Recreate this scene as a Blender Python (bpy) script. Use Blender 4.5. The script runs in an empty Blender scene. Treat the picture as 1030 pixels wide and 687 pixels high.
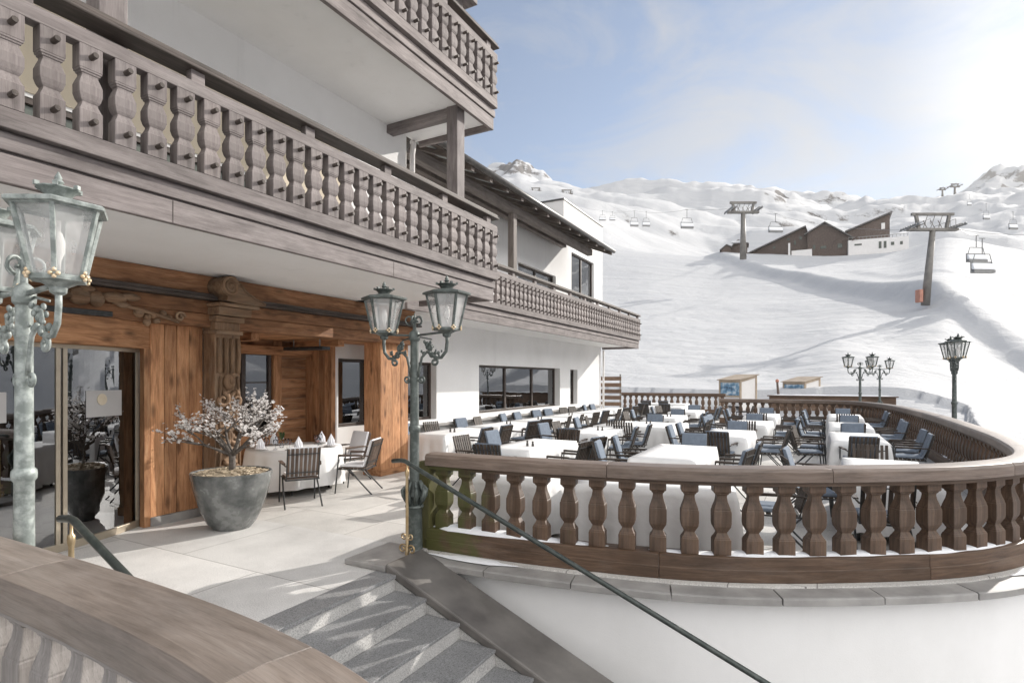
import bpy, math, random
from mathutils import Vector, Matrix, noise
random.seed(7)
R = math.radians
PI = math.pi
scn = bpy.context.scene
COL = scn.collection

# ------------------------------------------------------------------ camera frame
CAMZ = 1.95
YAW = R(28.43)
FPX = 567.0
FW = Vector((-math.sin(YAW), math.cos(YAW), 0))
RT = Vector((math.cos(YAW), math.sin(YAW), 0))

def at(px, t, z=0.0):
    """ground position at distance t along the view axis, in the direction of photo column px"""
    p = (FW + RT * ((px - 515.0) / FPX)) * t
    return Vector((p.x, p.y, z))

def zat(py, t):
    return CAMZ + (382.0 - py) / FPX * t

# ------------------------------------------------------------------ mesh builder
class MB:
    def __init__(s):
        s.v = []; s.f = []; s.wc = []; s.rn = []
    def add(s, vs, fs, wc=None):
        b = len(s.v)
        r = random.random()
        off = Vector((random.uniform(0, 40), random.uniform(0, 40), random.uniform(0, 40)))
        vs = [Vector(v) for v in vs]
        s.v += vs
        s.f += [[i + b for i in f] for f in fs]
        if wc is None:
            lo = [min(v[i] for v in vs) for i in range(3)]
            hi = [max(v[i] for v in vs) for i in range(3)]
            ax = max(range(3), key=lambda i: hi[i] - lo[i])
            o = [ax, (ax + 1) % 3, (ax + 2) % 3]
            wc = [Vector((v[o[0]], v[o[1]], v[o[2]])) for v in vs]
        s.wc += [Vector(w) + off for w in wc]
        s.rn += [r] * len(vs)
        return b
    def box(s, x0, x1, y0, y1, z0, z1, m=None):
        vs = [(x0,y0,z0),(x1,y0,z0),(x1,y1,z0),(x0,y1,z0),(x0,y0,z1),(x1,y0,z1),(x1,y1,z1),(x0,y1,z1)]
        fs = [(0,3,2,1),(4,5,6,7),(0,1,5,4),(1,2,6,5),(2,3,7,6),(3,0,4,7)]
        if m is not None:
            d = (x1-x0, y1-y0, z1-z0)
            ax = max(range(3), key=lambda i: d[i]); o = [ax, (ax+1)%3, (ax+2)%3]
            wc = [Vector((v[o[0]], v[o[1]], v[o[2]])) for v in vs]
            s.add([m @ Vector(v) for v in vs], fs, wc)
        else:
            s.add(vs, fs)
        return s
    def bar(s, p, q, w, h, up=(0,0,1)):
        p = Vector(p); q = Vector(q); d = (q-p); L = d.length; d.normalize()
        up = Vector(up); sd = d.cross(up)
        if sd.length < 1e-4: sd = d.cross(Vector((1,0,0)))
        sd.normalize(); u = sd.cross(d)
        vs = []; wc = []
        for (e, l) in ((p,0),(q,L)):
            for a, b in ((-1,-1),(1,-1),(1,1),(-1,1)):
                vs.append(e + sd*(a*w/2) + u*(b*h/2)); wc.append((l, a*w/2, b*h/2))
        s.add(vs, [(0,1,2,3),(7,6,5,4),(0,4,5,1),(1,5,6,2),(2,6,7,3),(3,7,4,0)], wc)
        return s
    def tube(s, pts, r, n=8, cap=True):
        pts = [Vector(p) for p in pts]
        rs = r if isinstance(r, (list, tuple)) else [r]*len(pts)
        prev = None; vs = []; wc = []; L = 0
        for i, p in enumerate(pts):
            d = (pts[min(i+1, len(pts)-1)] - pts[max(i-1, 0)]).normalized()
            if prev is None:
                a = Vector((0,0,1)) if abs(d.z) < .9 else Vector((1,0,0))
                sd = d.cross(a).normalized()
            else:
                sd = (prev - d*prev.dot(d))
                sd = sd.normalized() if sd.length > 1e-6 else d.orthogonal().normalized()
            prev = sd; u = d.cross(sd)
            if i: L += (p-pts[i-1]).length
            for k in range(n):
                a = 2*PI*k/n
                vs.append(p + sd*(math.cos(a)*rs[i]) + u*(math.sin(a)*rs[i])); wc.append((L, math.cos(a)*rs[i], math.sin(a)*rs[i]))
        fs = []
        for i in range(len(pts)-1):
            for k in range(n):
                fs.append((i*n+k, i*n+(k+1)%n, (i+1)*n+(k+1)%n, (i+1)*n+k))
        if cap:
            fs.append(tuple(range(n-1,-1,-1))); fs.append(tuple((len(pts)-1)*n+k for k in range(n)))
        s.add(vs, fs, wc)
        return s
    def lathe(s, prof, n=16, c=(0,0,0), ph=0.0, sx=1.0, sy=1.0, m=None):
        """prof = [(radius, z)]"""
        vs = []; fs = []
        for r, z in prof:
            for k in range(n):
                a = ph + 2*PI*k/n
                v = Vector((c[0]+math.cos(a)*r*sx, c[1]+math.sin(a)*r*sy, c[2]+z))
                vs.append(m @ v if m is not None else v)
        for i in range(len(prof)-1):
            for k in range(n):
                fs.append((i*n+k, i*n+(k+1)%n, (i+1)*n+(k+1)%n, (i+1)*n+k))
        fs.append(tuple(range(n-1,-1,-1))); fs.append(tuple((len(prof)-1)*n+k for k in range(n)))
        s.add(vs, fs)
        return s
    def sq(s, prof, hx, hy, c, m=None):
        """square section stack: prof = [(z, factor)] with half widths hx, hy"""
        vs = []; fs = []; wc = []
        for z, k in prof:
            for a, b in ((-1,-1),(1,-1),(1,1),(-1,1)):
                v = Vector((a*hx*k, b*hy*k, z))
                wc.append((z, a*hx*k, b*hy*k))
                v = (m @ v) if m is not None else v
                vs.append(v + Vector(c))
        for i in range(len(prof)-1):
            for k in range(4):
                fs.append((i*4+k, i*4+(k+1)%4, (i+1)*4+(k+1)%4, (i+1)*4+k))
        fs.append((3,2,1,0)); e = (len(prof)-1)*4
        fs.append((e,e+1,e+2,e+3))
        s.add(vs, fs, wc)
        return s
    def prism(s, poly, a0, a1, axis='x', m=None):
        """poly 2D in the other two axes (x: y,z; y: x,z; z: x,y)"""
        def mk(p, a):
            return Vector((a,p[0],p[1])) if axis=='x' else (Vector((p[0],a,p[1])) if axis=='y' else Vector((p[0],p[1],a)))
        n = len(poly)
        vs = [mk(p,a0) for p in poly] + [mk(p,a1) for p in poly]
        if m is not None: vs = [m @ v for v in vs]
        fs = [tuple(range(n-1,-1,-1)), tuple(range(n,2*n))]
        for i in range(n):
            j = (i+1)%n
            fs.append((i,j,n+j,n+i))
        s.add(vs, fs)
        return s
    def sweep(s, path, sec, L0=0.0):
        """path of 2D points; sec = closed section polygon [(lateral to the left, z)]"""
        n = len(sec); vs = []; wc = []; fs = []; L = L0
        for i, p in enumerate(path):
            a = Vector(path[max(i-1,0)]); b = Vector(path[min(i+1,len(path)-1)])
            d = (b-a).normalized(); nl = Vector((-d.y, d.x))
            if i: L += (Vector(p)-Vector(path[i-1])).length
            for (o, z) in sec:
                q = Vector(p) + nl*o
                vs.append((q.x, q.y, z)); wc.append((L, o, z))
        for i in range(len(path)-1):
            for k in range(n):
                fs.append((i*n+k, (i+1)*n+k, (i+1)*n+(k+1)%n, i*n+(k+1)%n))
        fs.append(tuple(range(n))); e=(len(path)-1)*n
        fs.append(tuple(e+k for k in range(n-1,-1,-1)))
        s.add(vs, fs, wc)
        return s
    def build(s, name, mat, parent=None, smooth=False, bevel=0.0, loc=None, auto=None):
        me = bpy.data.meshes.new(name)
        me.from_pydata([tuple(v) for v in s.v], [], s.f)
        at1 = me.attributes.new('wc', 'FLOAT_VECTOR', 'POINT')
        at1.data.foreach_set('vector', [c for w in s.wc for c in w])
        at2 = me.attributes.new('rnd', 'FLOAT', 'POINT')
        at2.data.foreach_set('value', s.rn)
        # recalc normals
        import bmesh
        bm = bmesh.new(); bm.from_mesh(me)
        bmesh.ops.recalc_face_normals(bm, faces=bm.faces[:])
        bm.to_mesh(me); bm.free()
        if mat is not None: me.materials.append(mat)
        if smooth or auto:
            me.polygons.foreach_set('use_smooth', [True]*len(me.polygons))
            if auto: me.set_sharp_from_angle(angle=R(auto))
        me.update()
        o = bpy.data.objects.new(name, me)
        COL.objects.link(o)
        if parent is not None: o.parent = parent
        if loc is not None: o.location = loc
        if bevel:
            b = o.modifiers.new('bevel', 'BEVEL'); b.width = bevel; b.segments = 2; b.limit_method = 'ANGLE'; b.angle_limit = R(40)
        return o

def tag(o, label=None, cat=None, group=None, kind=None):
    if label: o['label'] = label
    if cat: o['category'] = cat
    if group: o['group'] = group
    if kind: o['kind'] = kind
    return o

def empty(name, loc=(0,0,0), rz=0.0, label=None, cat=None, group=None):
    o = bpy.data.objects.new(name, None)
    o.empty_display_size = .2
    COL.objects.link(o); o.location = loc; o.rotation_euler = (0,0,rz)
    return tag(o, label, cat, group)

KIDS = {}
def copy_tree(o, kids):
    c = o.copy(); COL.objects.link(c)
    for ch, gk in kids:
        d = copy_tree(ch, gk); d.parent = c
    return c
def kid_tree(o):
    return [(c, kid_tree(c)) for c in o.children]

# ------------------------------------------------------------------ materials
def newmat(name):
    m = bpy.data.materials.new(name); m.use_nodes = True
    nt = m.node_tree; nt.nodes.clear()
    out = nt.nodes.new('ShaderNodeOutputMaterial')
    p = nt.nodes.new('ShaderNodeBsdfPrincipled')
    nt.links.new(p.outputs[0], out.inputs[0])
    return m, nt, p, out
def N(nt, t, **kw):
    n = nt.nodes.new(t)
    for k, v in kw.items():
        if k in n.inputs: n.inputs[k].default_value = v
        else: setattr(n, k, v)
    return n
def ramp(nt, src, stops):
    r = nt.nodes.new('ShaderNodeValToRGB')
    e = r.color_ramp.elements
    while len(e) < len(stops): e.new(.5)
    for i, (p, c) in enumerate(stops):
        e[i].position = p
        e[i].color = (c[0],c[1],c[2],1) if not isinstance(c,(int,float)) else (c,c,c,1)
    nt.links.new(src, r.inputs[0])
    return r
def mix(nt, a, b, fac, mode='MIX'):
    m = nt.nodes.new('ShaderNodeMix'); m.data_type='RGBA'; m.blend_type=mode
    for sock, val in ((m.inputs[6],a),(m.inputs[7],b),(m.inputs[0],fac)):
        if hasattr(val,'links') : nt.links.new(val, sock)
        elif isinstance(val,(int,float)): sock.default_value = val if sock==m.inputs[0] else (val,val,val,1)
        else: sock.default_value = (val[0],val[1],val[2],1)
    return m.outputs[2]
def coords(nt, kind='wc', scale=(1,1,1)):
    if kind == 'wc':
        a = N(nt,'ShaderNodeAttribute'); a.attribute_name='wc'; src = a.outputs['Vector']
    elif kind == 'pos':
        a = N(nt,'ShaderNodeNewGeometry'); src = a.outputs['Position']
    else:
        a = N(nt,'ShaderNodeTexCoord'); src = a.outputs['Object']
    mp = N(nt,'ShaderNodeMapping'); mp.inputs['Scale'].default_value = scale
    nt.links.new(src, mp.inputs[0])
    return mp.outputs[0]
def bump(nt, p, src, strength, dist=.01):
    b = N(nt,'ShaderNodeBump'); b.inputs['Strength'].default_value=strength; b.inputs['Distance'].default_value=dist
    nt.links.new(src, b.inputs['Height']); nt.links.new(b.outputs[0], p.inputs['Normal'])
    return b

def wood(name, dark, mid, light, rough=.75, grain=14, vary=.25, knots=0.0, worn=0.0, wearcol=(.4,.37,.34), bmp=.35, spec=.3):
    m, nt, p, out = newmat(name)
    c = coords(nt,'wc',(1.3,grain,grain))
    n1 = N(nt,'ShaderNodeTexNoise',Scale=1.6,Detail=7.0,Roughness=.62,Distortion=.7); nt.links.new(c,n1.inputs[0])
    col = ramp(nt, n1.outputs[0], [(.25,dark),(.5,mid),(.78,light)]).outputs[0]
    c2 = coords(nt,'wc',(.9,1.6,1.6))
    n2 = N(nt,'ShaderNodeTexNoise',Scale=1.7,Detail=5.0,Roughness=.6); nt.links.new(c2,n2.inputs[0])
    v2 = ramp(nt, n2.outputs[0], [(.3,.62),(.55,1.0),(.75,1.15)]).outputs[0]
    col = mix(nt, col, v2, .8, 'MULTIPLY')
    if knots:
        ck = coords(nt,'wc',(2.0,6.0,6.0))
        vo = N(nt,'ShaderNodeTexVoronoi',Scale=1.15); nt.links.new(ck, vo.inputs[0])
        kk = ramp(nt, vo.outputs['Distance'], [(.05,1.0),(.17,.55),(.3,0.0)]).outputs[0]
        col = mix(nt, col, (dark[0]*.35,dark[1]*.35,dark[2]*.35), mix(nt,(0,0,0),kk,knots), 'MIX')
    if worn:
        cw = coords(nt,'wc',(.7,3.0,3.0))
        nw = N(nt,'ShaderNodeTexNoise',Scale=2.3,Detail=6.0,Roughness=.7); nt.links.new(cw,nw.inputs[0])
        ww = ramp(nt, nw.outputs[0], [(.48,0.0),(.68,worn)]).outputs[0]
        col = mix(nt, col, wearcol, ww)
    a = N(nt,'ShaderNodeAttribute'); a.attribute_name='rnd'
    rr = ramp(nt, a.outputs['Fac'], [(0,1-vary),(1,1+vary*.4)]).outputs[0]
    col = mix(nt, col, rr, 1.0, 'MULTIPLY')
    oi=N(nt,'ShaderNodeObjectInfo'); col=mix(nt,col,ramp(nt,oi.outputs['Random'],[(0,(.84,.83,.82)),(.5,1.0),(1,(1.09,1.07,1.05))]).outputs[0],1.0,'MULTIPLY')
    p.inputs['Roughness'].default_value = rough
    p.inputs['Specular IOR Level'].default_value = spec
    cfine=coords(nt,'wc',(3.0,grain*5.5,grain*5.5))
    nf=N(nt,'ShaderNodeTexNoise',Scale=2.0,Detail=4.0,Roughness=.7,Distortion=.3); nt.links.new(cfine,nf.inputs[0])
    col=mix(nt,col,ramp(nt,nf.outputs[0],[(.3,.70),(.5,1.0),(.7,1.14)]).outputs[0],.75,'MULTIPLY')
    nt.links.new(col, p.inputs['Base Color'])
    bb_=bump(nt, p, n1.outputs[0], bmp, .006)
    b2_=N(nt,'ShaderNodeBump'); b2_.inputs['Strength'].default_value=bmp*.8; b2_.inputs['Distance'].default_value=.002; nt.links.new(nf.outputs[0],b2_.inputs['Height']); nt.links.new(bb_.outputs[0],b2_.inputs['Normal']); nt.links.new(b2_.outputs[0],p.inputs['Normal'])
    return m

def plain(name, c1, c2=None, rough=.6, scale=6.0, metal=0.0, bmp=0.0, bscale=60.0, kind='obj', stops=(.35,.65), spec=.5, bdist=.004, r2=None):
    m, nt, p, out = newmat(name)
    c2 = c2 or tuple(x*.85 for x in c1)
    c = coords(nt, kind)
    n = N(nt,'ShaderNodeTexNoise',Scale=scale,Detail=6.0,Roughness=.6); nt.links.new(c,n.inputs[0])
    r = ramp(nt, n.outputs[0], [(stops[0],c1),(stops[1],c2)])
    nt.links.new(r.outputs[0], p.inputs['Base Color'])
    p.inputs['Roughness'].default_value = rough
    if r2 is not None:
        rr = ramp(nt, n.outputs[0], [(stops[0],rough),(stops[1],r2)])
        nt.links.new(rr.outputs[0], p.inputs['Roughness'])
    p.inputs['Metallic'].default_value = metal
    p.inputs['Specular IOR Level'].default_value = spec
    if bmp:
        nb = N(nt,'ShaderNodeTexNoise',Scale=bscale,Detail=4.0); nt.links.new(c,nb.inputs[0])
        bump(nt, p, nb.outputs[0], bmp, bdist)
    return m

def granite(name, base, speck, rough=.55, joints=True, slab=(2.5,1.9)):
    m, nt, p, out = newmat(name)
    c = coords(nt,'pos')
    n = N(nt,'ShaderNodeTexNoise',Scale=95.0,Detail=3.0,Roughness=.7); nt.links.new(c,n.inputs[0])
    col = ramp(nt, n.outputs[0], [(.34,speck),(.5,base),(.68,tuple(min(1,x*1.3) for x in base))]).outputs[0]
    n2 = N(nt,'ShaderNodeTexNoise',Scale=1.1,Detail=5.0,Roughness=.65); nt.links.new(c,n2.inputs[0])
    col = mix(nt, col, ramp(nt, n2.outputs[0], [(.3,.72),(.6,1.05)]).outputs[0], .8, 'MULTIPLY')
    if joints:
        b = N(nt,'ShaderNodeTexBrick',Scale=1.0); b.inputs['Mortar Size'].default_value=.005
        b.inputs['Brick Width'].default_value=slab[0]; b.inputs['Row Height'].default_value=slab[1]
        b.inputs['Color1'].default_value=(.9,.9,.9,1); b.inputs['Color2'].default_value=(1.06,1.06,1.06,1); b.inputs['Mortar'].default_value=(.35,.34,.33,1)
        nt.links.new(c,b.inputs[0])
        col = mix(nt, col, b.outputs['Color'], 1.0, 'MULTIPLY')
    nt.links.new(col,p.inputs['Base Color'])
    p.inputs['Roughness'].default_value = rough
    bump(nt,p,n.outputs[0],.15,.002)
    return m

def glassmat(name, tint=(.55,.6,.62), ior=1.9, rough=.0):
    m = bpy.data.materials.new(name); m.use_nodes=True; nt=m.node_tree; nt.nodes.clear()
    out=N(nt,'ShaderNodeOutputMaterial'); t=N(nt,'ShaderNodeBsdfTransparent'); t.inputs[0].default_value=(*tint,1)
    g=N(nt,'ShaderNodeBsdfGlossy'); g.inputs['Roughness'].default_value=rough; g.inputs[0].default_value=(.95,.97,1,1)
    c = coords(nt,'pos'); n = N(nt,'ShaderNodeTexNoise',Scale=1.2,Detail=1.0); nt.links.new(c,n.inputs[0])
    b=N(nt,'ShaderNodeBump'); b.inputs['Strength'].default_value=.06; b.inputs['Distance'].default_value=.05; nt.links.new(n.outputs[0],b.inputs['Height']); nt.links.new(b.outputs[0],g.inputs['Normal'])
    f=N(nt,'ShaderNodeFresnel'); f.inputs[0].default_value=ior
    mx=N(nt,'ShaderNodeMixShader'); nt.links.new(f.outputs[0],mx.inputs[0]); nt.links.new(t.outputs[0],mx.inputs[1]); nt.links.new(g.outputs[0],mx.inputs[2]); nt.links.new(mx.outputs[0],out.inputs[0])
    return m

def plaster():
    m, nt, p, out = newmat('white_render')
    c=coords(nt,'pos'); n=N(nt,'ShaderNodeTexNoise',Scale=.7,Detail=7.0,Roughness=.65); nt.links.new(c,n.inputs[0])
    col=ramp(nt,n.outputs[0],[(.3,(.80,.79,.775)),(.62,(.86,.85,.84))]).outputs[0]
    c2=coords(nt,'pos',(1.1,1.1,.35)); n2=N(nt,'ShaderNodeTexNoise',Scale=1.0,Detail=6.0,Roughness=.7); nt.links.new(c2,n2.inputs[0])
    col=mix(nt,col,ramp(nt,n2.outputs[0],[(.3,.93),(.5,1.0)]).outputs[0],.4,'MULTIPLY')
    c5=coords(nt,'pos',(2.6,2.6,.16)); n5=N(nt,'ShaderNodeTexNoise',Scale=1.0,Detail=5.0,Roughness=.65); nt.links.new(c5,n5.inputs[0])
    col=mix(nt,col,ramp(nt,n5.outputs[0],[(.60,1.0),(.78,.90)]).outputs[0],1.0,'MULTIPLY')
    nt.links.new(col,p.inputs['Base Color']); p.inputs['Roughness'].default_value=.92; p.inputs['Specular IOR Level'].default_value=.2
    n3=N(nt,'ShaderNodeTexNoise',Scale=70.0,Detail=5.0,Roughness=.7); nt.links.new(c,n3.inputs[0]); bump(nt,p,n3.outputs[0],.25,.006)
    return m
def green_tint(m):  # greener towards the left end, broken up by noise
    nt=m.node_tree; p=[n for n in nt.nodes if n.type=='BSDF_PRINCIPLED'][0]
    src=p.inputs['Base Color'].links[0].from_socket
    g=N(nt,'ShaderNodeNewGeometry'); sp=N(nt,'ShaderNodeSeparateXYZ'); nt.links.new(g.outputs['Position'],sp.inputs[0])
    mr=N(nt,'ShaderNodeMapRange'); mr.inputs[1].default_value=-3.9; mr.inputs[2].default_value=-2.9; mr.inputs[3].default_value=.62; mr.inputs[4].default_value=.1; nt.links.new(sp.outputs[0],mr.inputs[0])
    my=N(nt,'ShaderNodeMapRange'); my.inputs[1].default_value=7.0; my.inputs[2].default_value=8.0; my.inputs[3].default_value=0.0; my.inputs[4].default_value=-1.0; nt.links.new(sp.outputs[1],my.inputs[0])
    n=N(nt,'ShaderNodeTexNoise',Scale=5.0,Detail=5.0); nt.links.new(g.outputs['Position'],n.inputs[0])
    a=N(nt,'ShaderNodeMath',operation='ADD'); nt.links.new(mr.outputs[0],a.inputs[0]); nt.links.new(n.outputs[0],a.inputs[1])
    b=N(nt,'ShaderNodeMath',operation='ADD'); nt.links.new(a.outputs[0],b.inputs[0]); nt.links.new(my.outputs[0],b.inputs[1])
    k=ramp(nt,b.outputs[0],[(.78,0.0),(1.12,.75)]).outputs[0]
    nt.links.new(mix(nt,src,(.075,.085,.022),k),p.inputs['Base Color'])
def petals():
    m=bpy.data.materials.new('white_blossom'); m.use_nodes=True; nt=m.node_tree; nt.nodes.clear()
    out=N(nt,'ShaderNodeOutputMaterial'); d=N(nt,'ShaderNodeBsdfDiffuse'); t=N(nt,'ShaderNodeBsdfTranslucent'); mx=N(nt,'ShaderNodeMixShader')
    c=coords(nt); n=N(nt,'ShaderNodeTexNoise',Scale=30.0); nt.links.new(c,n.inputs[0]); col=ramp(nt,n.outputs[0],[(.35,(.90,.88,.87)),(.65,(.84,.81,.80))]).outputs[0]
    nt.links.new(col,d.inputs[0]); nt.links.new(col,t.inputs[0]); mx.inputs[0].default_value=.45
    nt.links.new(d.outputs[0],mx.inputs[1]); nt.links.new(t.outputs[0],mx.inputs[2]); nt.links.new(mx.outputs[0],out.inputs[0]); return m
M = {}
M['entry'] = wood('entry_wood', (.24,.11,.055), (.52,.265,.132), (.70,.42,.24), rough=.7, grain=11, knots=.75, vary=.3, bmp=.5)
M['entry_dark'] = wood('entry_beam_wood', (.14,.068,.037), (.34,.168,.085), (.53,.30,.165), rough=.72, grain=10, knots=.6, vary=.25, worn=.25, wearcol=(.16,.12,.08), bmp=.6)
M['carved'] = wood('carved_wood', (.12,.07,.04), (.28,.175,.105), (.42,.29,.19), rough=.7, grain=8, vary=.2, worn=.45, wearcol=(.26,.22,.17))
M['balcony'] = wood('weathered_balcony_wood', (.125,.107,.103), (.20,.173,.167), (.275,.243,.236), rough=.7, grain=16, worn=.6, wearcol=(.31,.278,.268), vary=.16, bmp=.25)
M['balcony_dark'] = wood('dark_balcony_wood', (.055,.045,.04), (.10,.082,.072), (.17,.14,.125), rough=.6, grain=14, vary=.2)
M['rail'] = wood('balustrade_wood', (.06,.035,.021), (.118,.07,.043), (.20,.128,.085), rough=.55, grain=15, worn=.3, wearcol=(.23,.175,.14), vary=.22, bmp=.4, spec=.45)
green_tint(M['rail'])
M['rail_top'] = wood('handrail_wood', (.10,.074,.058), (.175,.13,.104), (.255,.20,.165), rough=.42, grain=17, worn=.45, wearcol=(.25,.205,.18), vary=.15, bmp=.3, spec=.5)
M['fore_top'] = wood('pale_weathered_handrail', (.155,.126,.105), (.225,.187,.160), (.285,.245,.215), rough=.5, grain=15, worn=.4, wearcol=(.30,.265,.24), vary=.1, bmp=.2, spec=.45)
M['fore_baluster'] = wood('pale_weathered_balusters', (.22,.20,.19), (.32,.295,.28), (.42,.395,.38), rough=.6, grain=14, worn=.4, wearcol=(.46,.44,.43), vary=.15)
M['slat'] = wood('chair_slat_wood', (.04,.03,.025), (.075,.058,.047), (.12,.095,.08), rough=.55, grain=20, vary=.3)
M['slat_brown'] = wood('porch_chair_slats', (.09,.062,.048), (.15,.108,.085), (.22,.165,.13), rough=.55, grain=20, vary=.3)
M['lodge'] = wood('lodge_boards', (.10,.075,.064), (.14,.108,.092), (.19,.15,.13), rough=.8, grain=1.5, vary=.2)
M['pine'] = wood('pale_pine', (.38,.30,.22), (.48,.39,.30), (.58,.49,.39), rough=.7, grain=12, vary=.2)
M['white'] = plaster()
M['cream'] = plain('cream_panel', (.60,.52,.40), (.55,.48,.37), rough=.8, scale=2)
M['whitepaint'] = plain('white_cladding', (.80,.775,.75), (.75,.725,.70), rough=.8, scale=1.5, bmp=.1, bscale=30, kind='pos')
M['granite'] = granite('granite_paving', (.62,.605,.585), (.42,.41,.40), rough=.6)
M['terrace'] = granite('terrace_paving', (.60,.58,.55), (.42,.40,.375), rough=.65, slab=(1.5,1.2))
M['step'] = granite('granite_tread', (.25,.25,.252), (.10,.10,.102), rough=.5, joints=False)
M['riser'] = granite('granite_riser', (.50,.49,.475), (.25,.245,.24), rough=.6, joints=False)
M['coping'] = plain('stone_coping', (.36,.345,.33), (.24,.23,.22), rough=.55, scale=3, kind='wc', bmp=.2, bscale=50)
M['lead'] = plain('lead_capping', (.13,.12,.112), (.22,.205,.19), rough=.38, r2=.6, scale=2.2, metal=.35, bmp=.15, bscale=8, kind='wc')
M['verdigris'] = plain('weathered_green_iron', (.20,.225,.212), (.42,.455,.435), rough=.55, scale=16, metal=.25, bmp=.3, bscale=40, kind='pos', stops=(.42,.66))
M['iron'] = plain('dark_green_iron', (.085,.10,.093), (.17,.19,.18), rough=.5, scale=18, metal=.3, bmp=.2, bscale=50, kind='pos', stops=(.45,.72))
M['blackiron'] = plain('black_iron', (.03,.032,.033), (.065,.066,.066), rough=.45, scale=20, metal=.4)
M['tube'] = plain('painted_handrail_tube', (.045,.055,.05), (.085,.095,.088), rough=.35, scale=14, metal=.5, kind='pos')
M['brass'] = plain('old_brass', (.42,.30,.16), (.56,.44,.28), rough=.4, scale=10, metal=.8)
M['gold'] = plain('gilded_rosette', (.62,.46,.28), (.75,.62,.45), rough=.45, scale=20, metal=.4)
M['cloth'] = plain('white_tablecloth', (.74,.735,.73), (.70,.695,.69), rough=.9, scale=3, bmp=.45, bscale=5, bdist=.03)
M['cushion'] = plain('blue_grey_cushion', (.175,.21,.26), (.14,.17,.215), rough=.95, scale=14, bmp=.3, bscale=200)
M['cushion_dark'] = plain('navy_cushion', (.07,.09,.13), (.05,.065,.095), rough=.95, scale=14)
M['snowpatch'] = plain('fallen_snow', (.88,.885,.9), (.82,.83,.85), rough=.9, scale=8, bmp=.5, bscale=25, kind='pos', bdist=.02)
M['pot'] = plain('glazed_planter', (.075,.08,.078), (.21,.215,.21), rough=.14, r2=.3, scale=3.5, bmp=.15, bscale=10, kind='obj', stops=(.38,.62))
M['bark'] = plain('bark', (.08,.068,.06), (.16,.14,.122), rough=.85, scale=30, bmp=.6, bscale=40)
M['blossom'] = petals()
M['chips'] = plain('wood_chips', (.50,.42,.31), (.30,.24,.17), rough=.9, scale=40, bmp=.8, bscale=60)
M['frame'] = plain('dark_brown_frame', (.045,.032,.026), (.065,.047,.038), rough=.45, scale=10)
M['doorframe'] = plain('champagne_frame', (.48,.42,.33), (.42,.36,.28), rough=.35, scale=6, metal=.5)
M['glass'] = glassmat('window_glass', (.74,.77,.79), 2.9)
M['doorglass'] = glassmat('door_glass', (.66,.66,.65), 3.0)
M['clear'] = glassmat('drinking_glass', (.93,.94,.96), 1.35)
M['interior'] = plain('dim_interior_wall', (.50,.46,.42), (.40,.37,.34), rough=.9, scale=.8, kind='pos')
M['interior_floor'] = plain('interior_floor', (.38,.33,.28), (.3,.26,.22), rough=.5, scale=3, kind='pos')
M['curtain'] = plain('pale_curtain', (.62,.63,.60), (.52,.53,.50), rough=.95, scale=4)
M['greenpanel'] = plain('green_grey_glazing', (.10,.115,.095), (.06,.072,.06), rough=.2, scale=2, kind='pos')
M['metal'] = plain('galvanised_steel', (.30,.30,.295), (.22,.22,.215), rough=.5, scale=5, metal=.6)
M['pylon'] = plain('pylon_steel', (.24,.225,.205), (.17,.16,.148), rough=.6, scale=1, metal=.3)
M['gutter'] = plain('dark_gutter', (.11,.105,.10), (.08,.076,.072), rough=.4, scale=8, metal=.5)
M['roofdark'] = wood('eave_boards', (.09,.077,.068), (.155,.133,.12), (.22,.195,.178), rough=.7, grain=12, vary=.3)
M['roofpale'] = plain('pale_eave_panel', (.40,.42,.41), (.34,.36,.35), rough=.6, scale=2)
M['shingle'] = plain('roof_sheet', (.16,.15,.145), (.11,.105,.10), rough=.6, scale=2, kind='pos')
M['poster'] = None
M['redmat'] = plain('orange_crash_mat', (.50,.25,.18), (.42,.2,.15), rough=.8, scale=2)
M['napkin'] = plain('white_napkin', (.84,.84,.86), (.8,.8,.83), rough=.9, scale=10)
M['plate'] = plain('porcelain', (.82,.81,.80), (.8,.79,.78), rough=.2, scale=3)
M['shaker'] = plain('dark_shaker', (.04,.035,.03), (.06,.05,.045), rough=.3, scale=9)
M['wine'] = plain('pink_drink', (.55,.33,.30), (.5,.28,.26), rough=.2, scale=5)
M['decal'] = plain('frosted_film', (.46,.45,.445), (.42,.41,.405), rough=.6, scale=3)
M['emblem'] = plain('gold_emblem', (.62,.55,.42), (.56,.48,.36), rough=.5, scale=12)
M['leaf'] = plain('green_leaf', (.05,.10,.035), (.08,.13,.05), rough=.6, scale=12)

# lantern panes: old milky glass
def lantern_glass():
    m, nt, p, out = newmat('milky_lantern_glass')
    c = coords(nt,'pos',(1,1,.6))
    n = N(nt,'ShaderNodeTexNoise',Scale=5.0,Detail=3.0,Distortion=.3); nt.links.new(c,n.inputs[0])
    nt.links.new(ramp(nt,n.outputs[0],[(.35,(.72,.73,.72)),(.65,(.82,.82,.81))]).outputs[0], p.inputs['Base Color'])
    p.inputs['Roughness'].default_value=.12
    nt.links.new(ramp(nt,n.outputs[0],[(.35,.26),(.65,.40)]).outputs[0], p.inputs['Alpha'])
    p.inputs['Specular IOR Level'].default_value=.7
    bump(nt,p,n.outputs[0],.1,.02)
    return m
M['lantern'] = lantern_glass()

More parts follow.
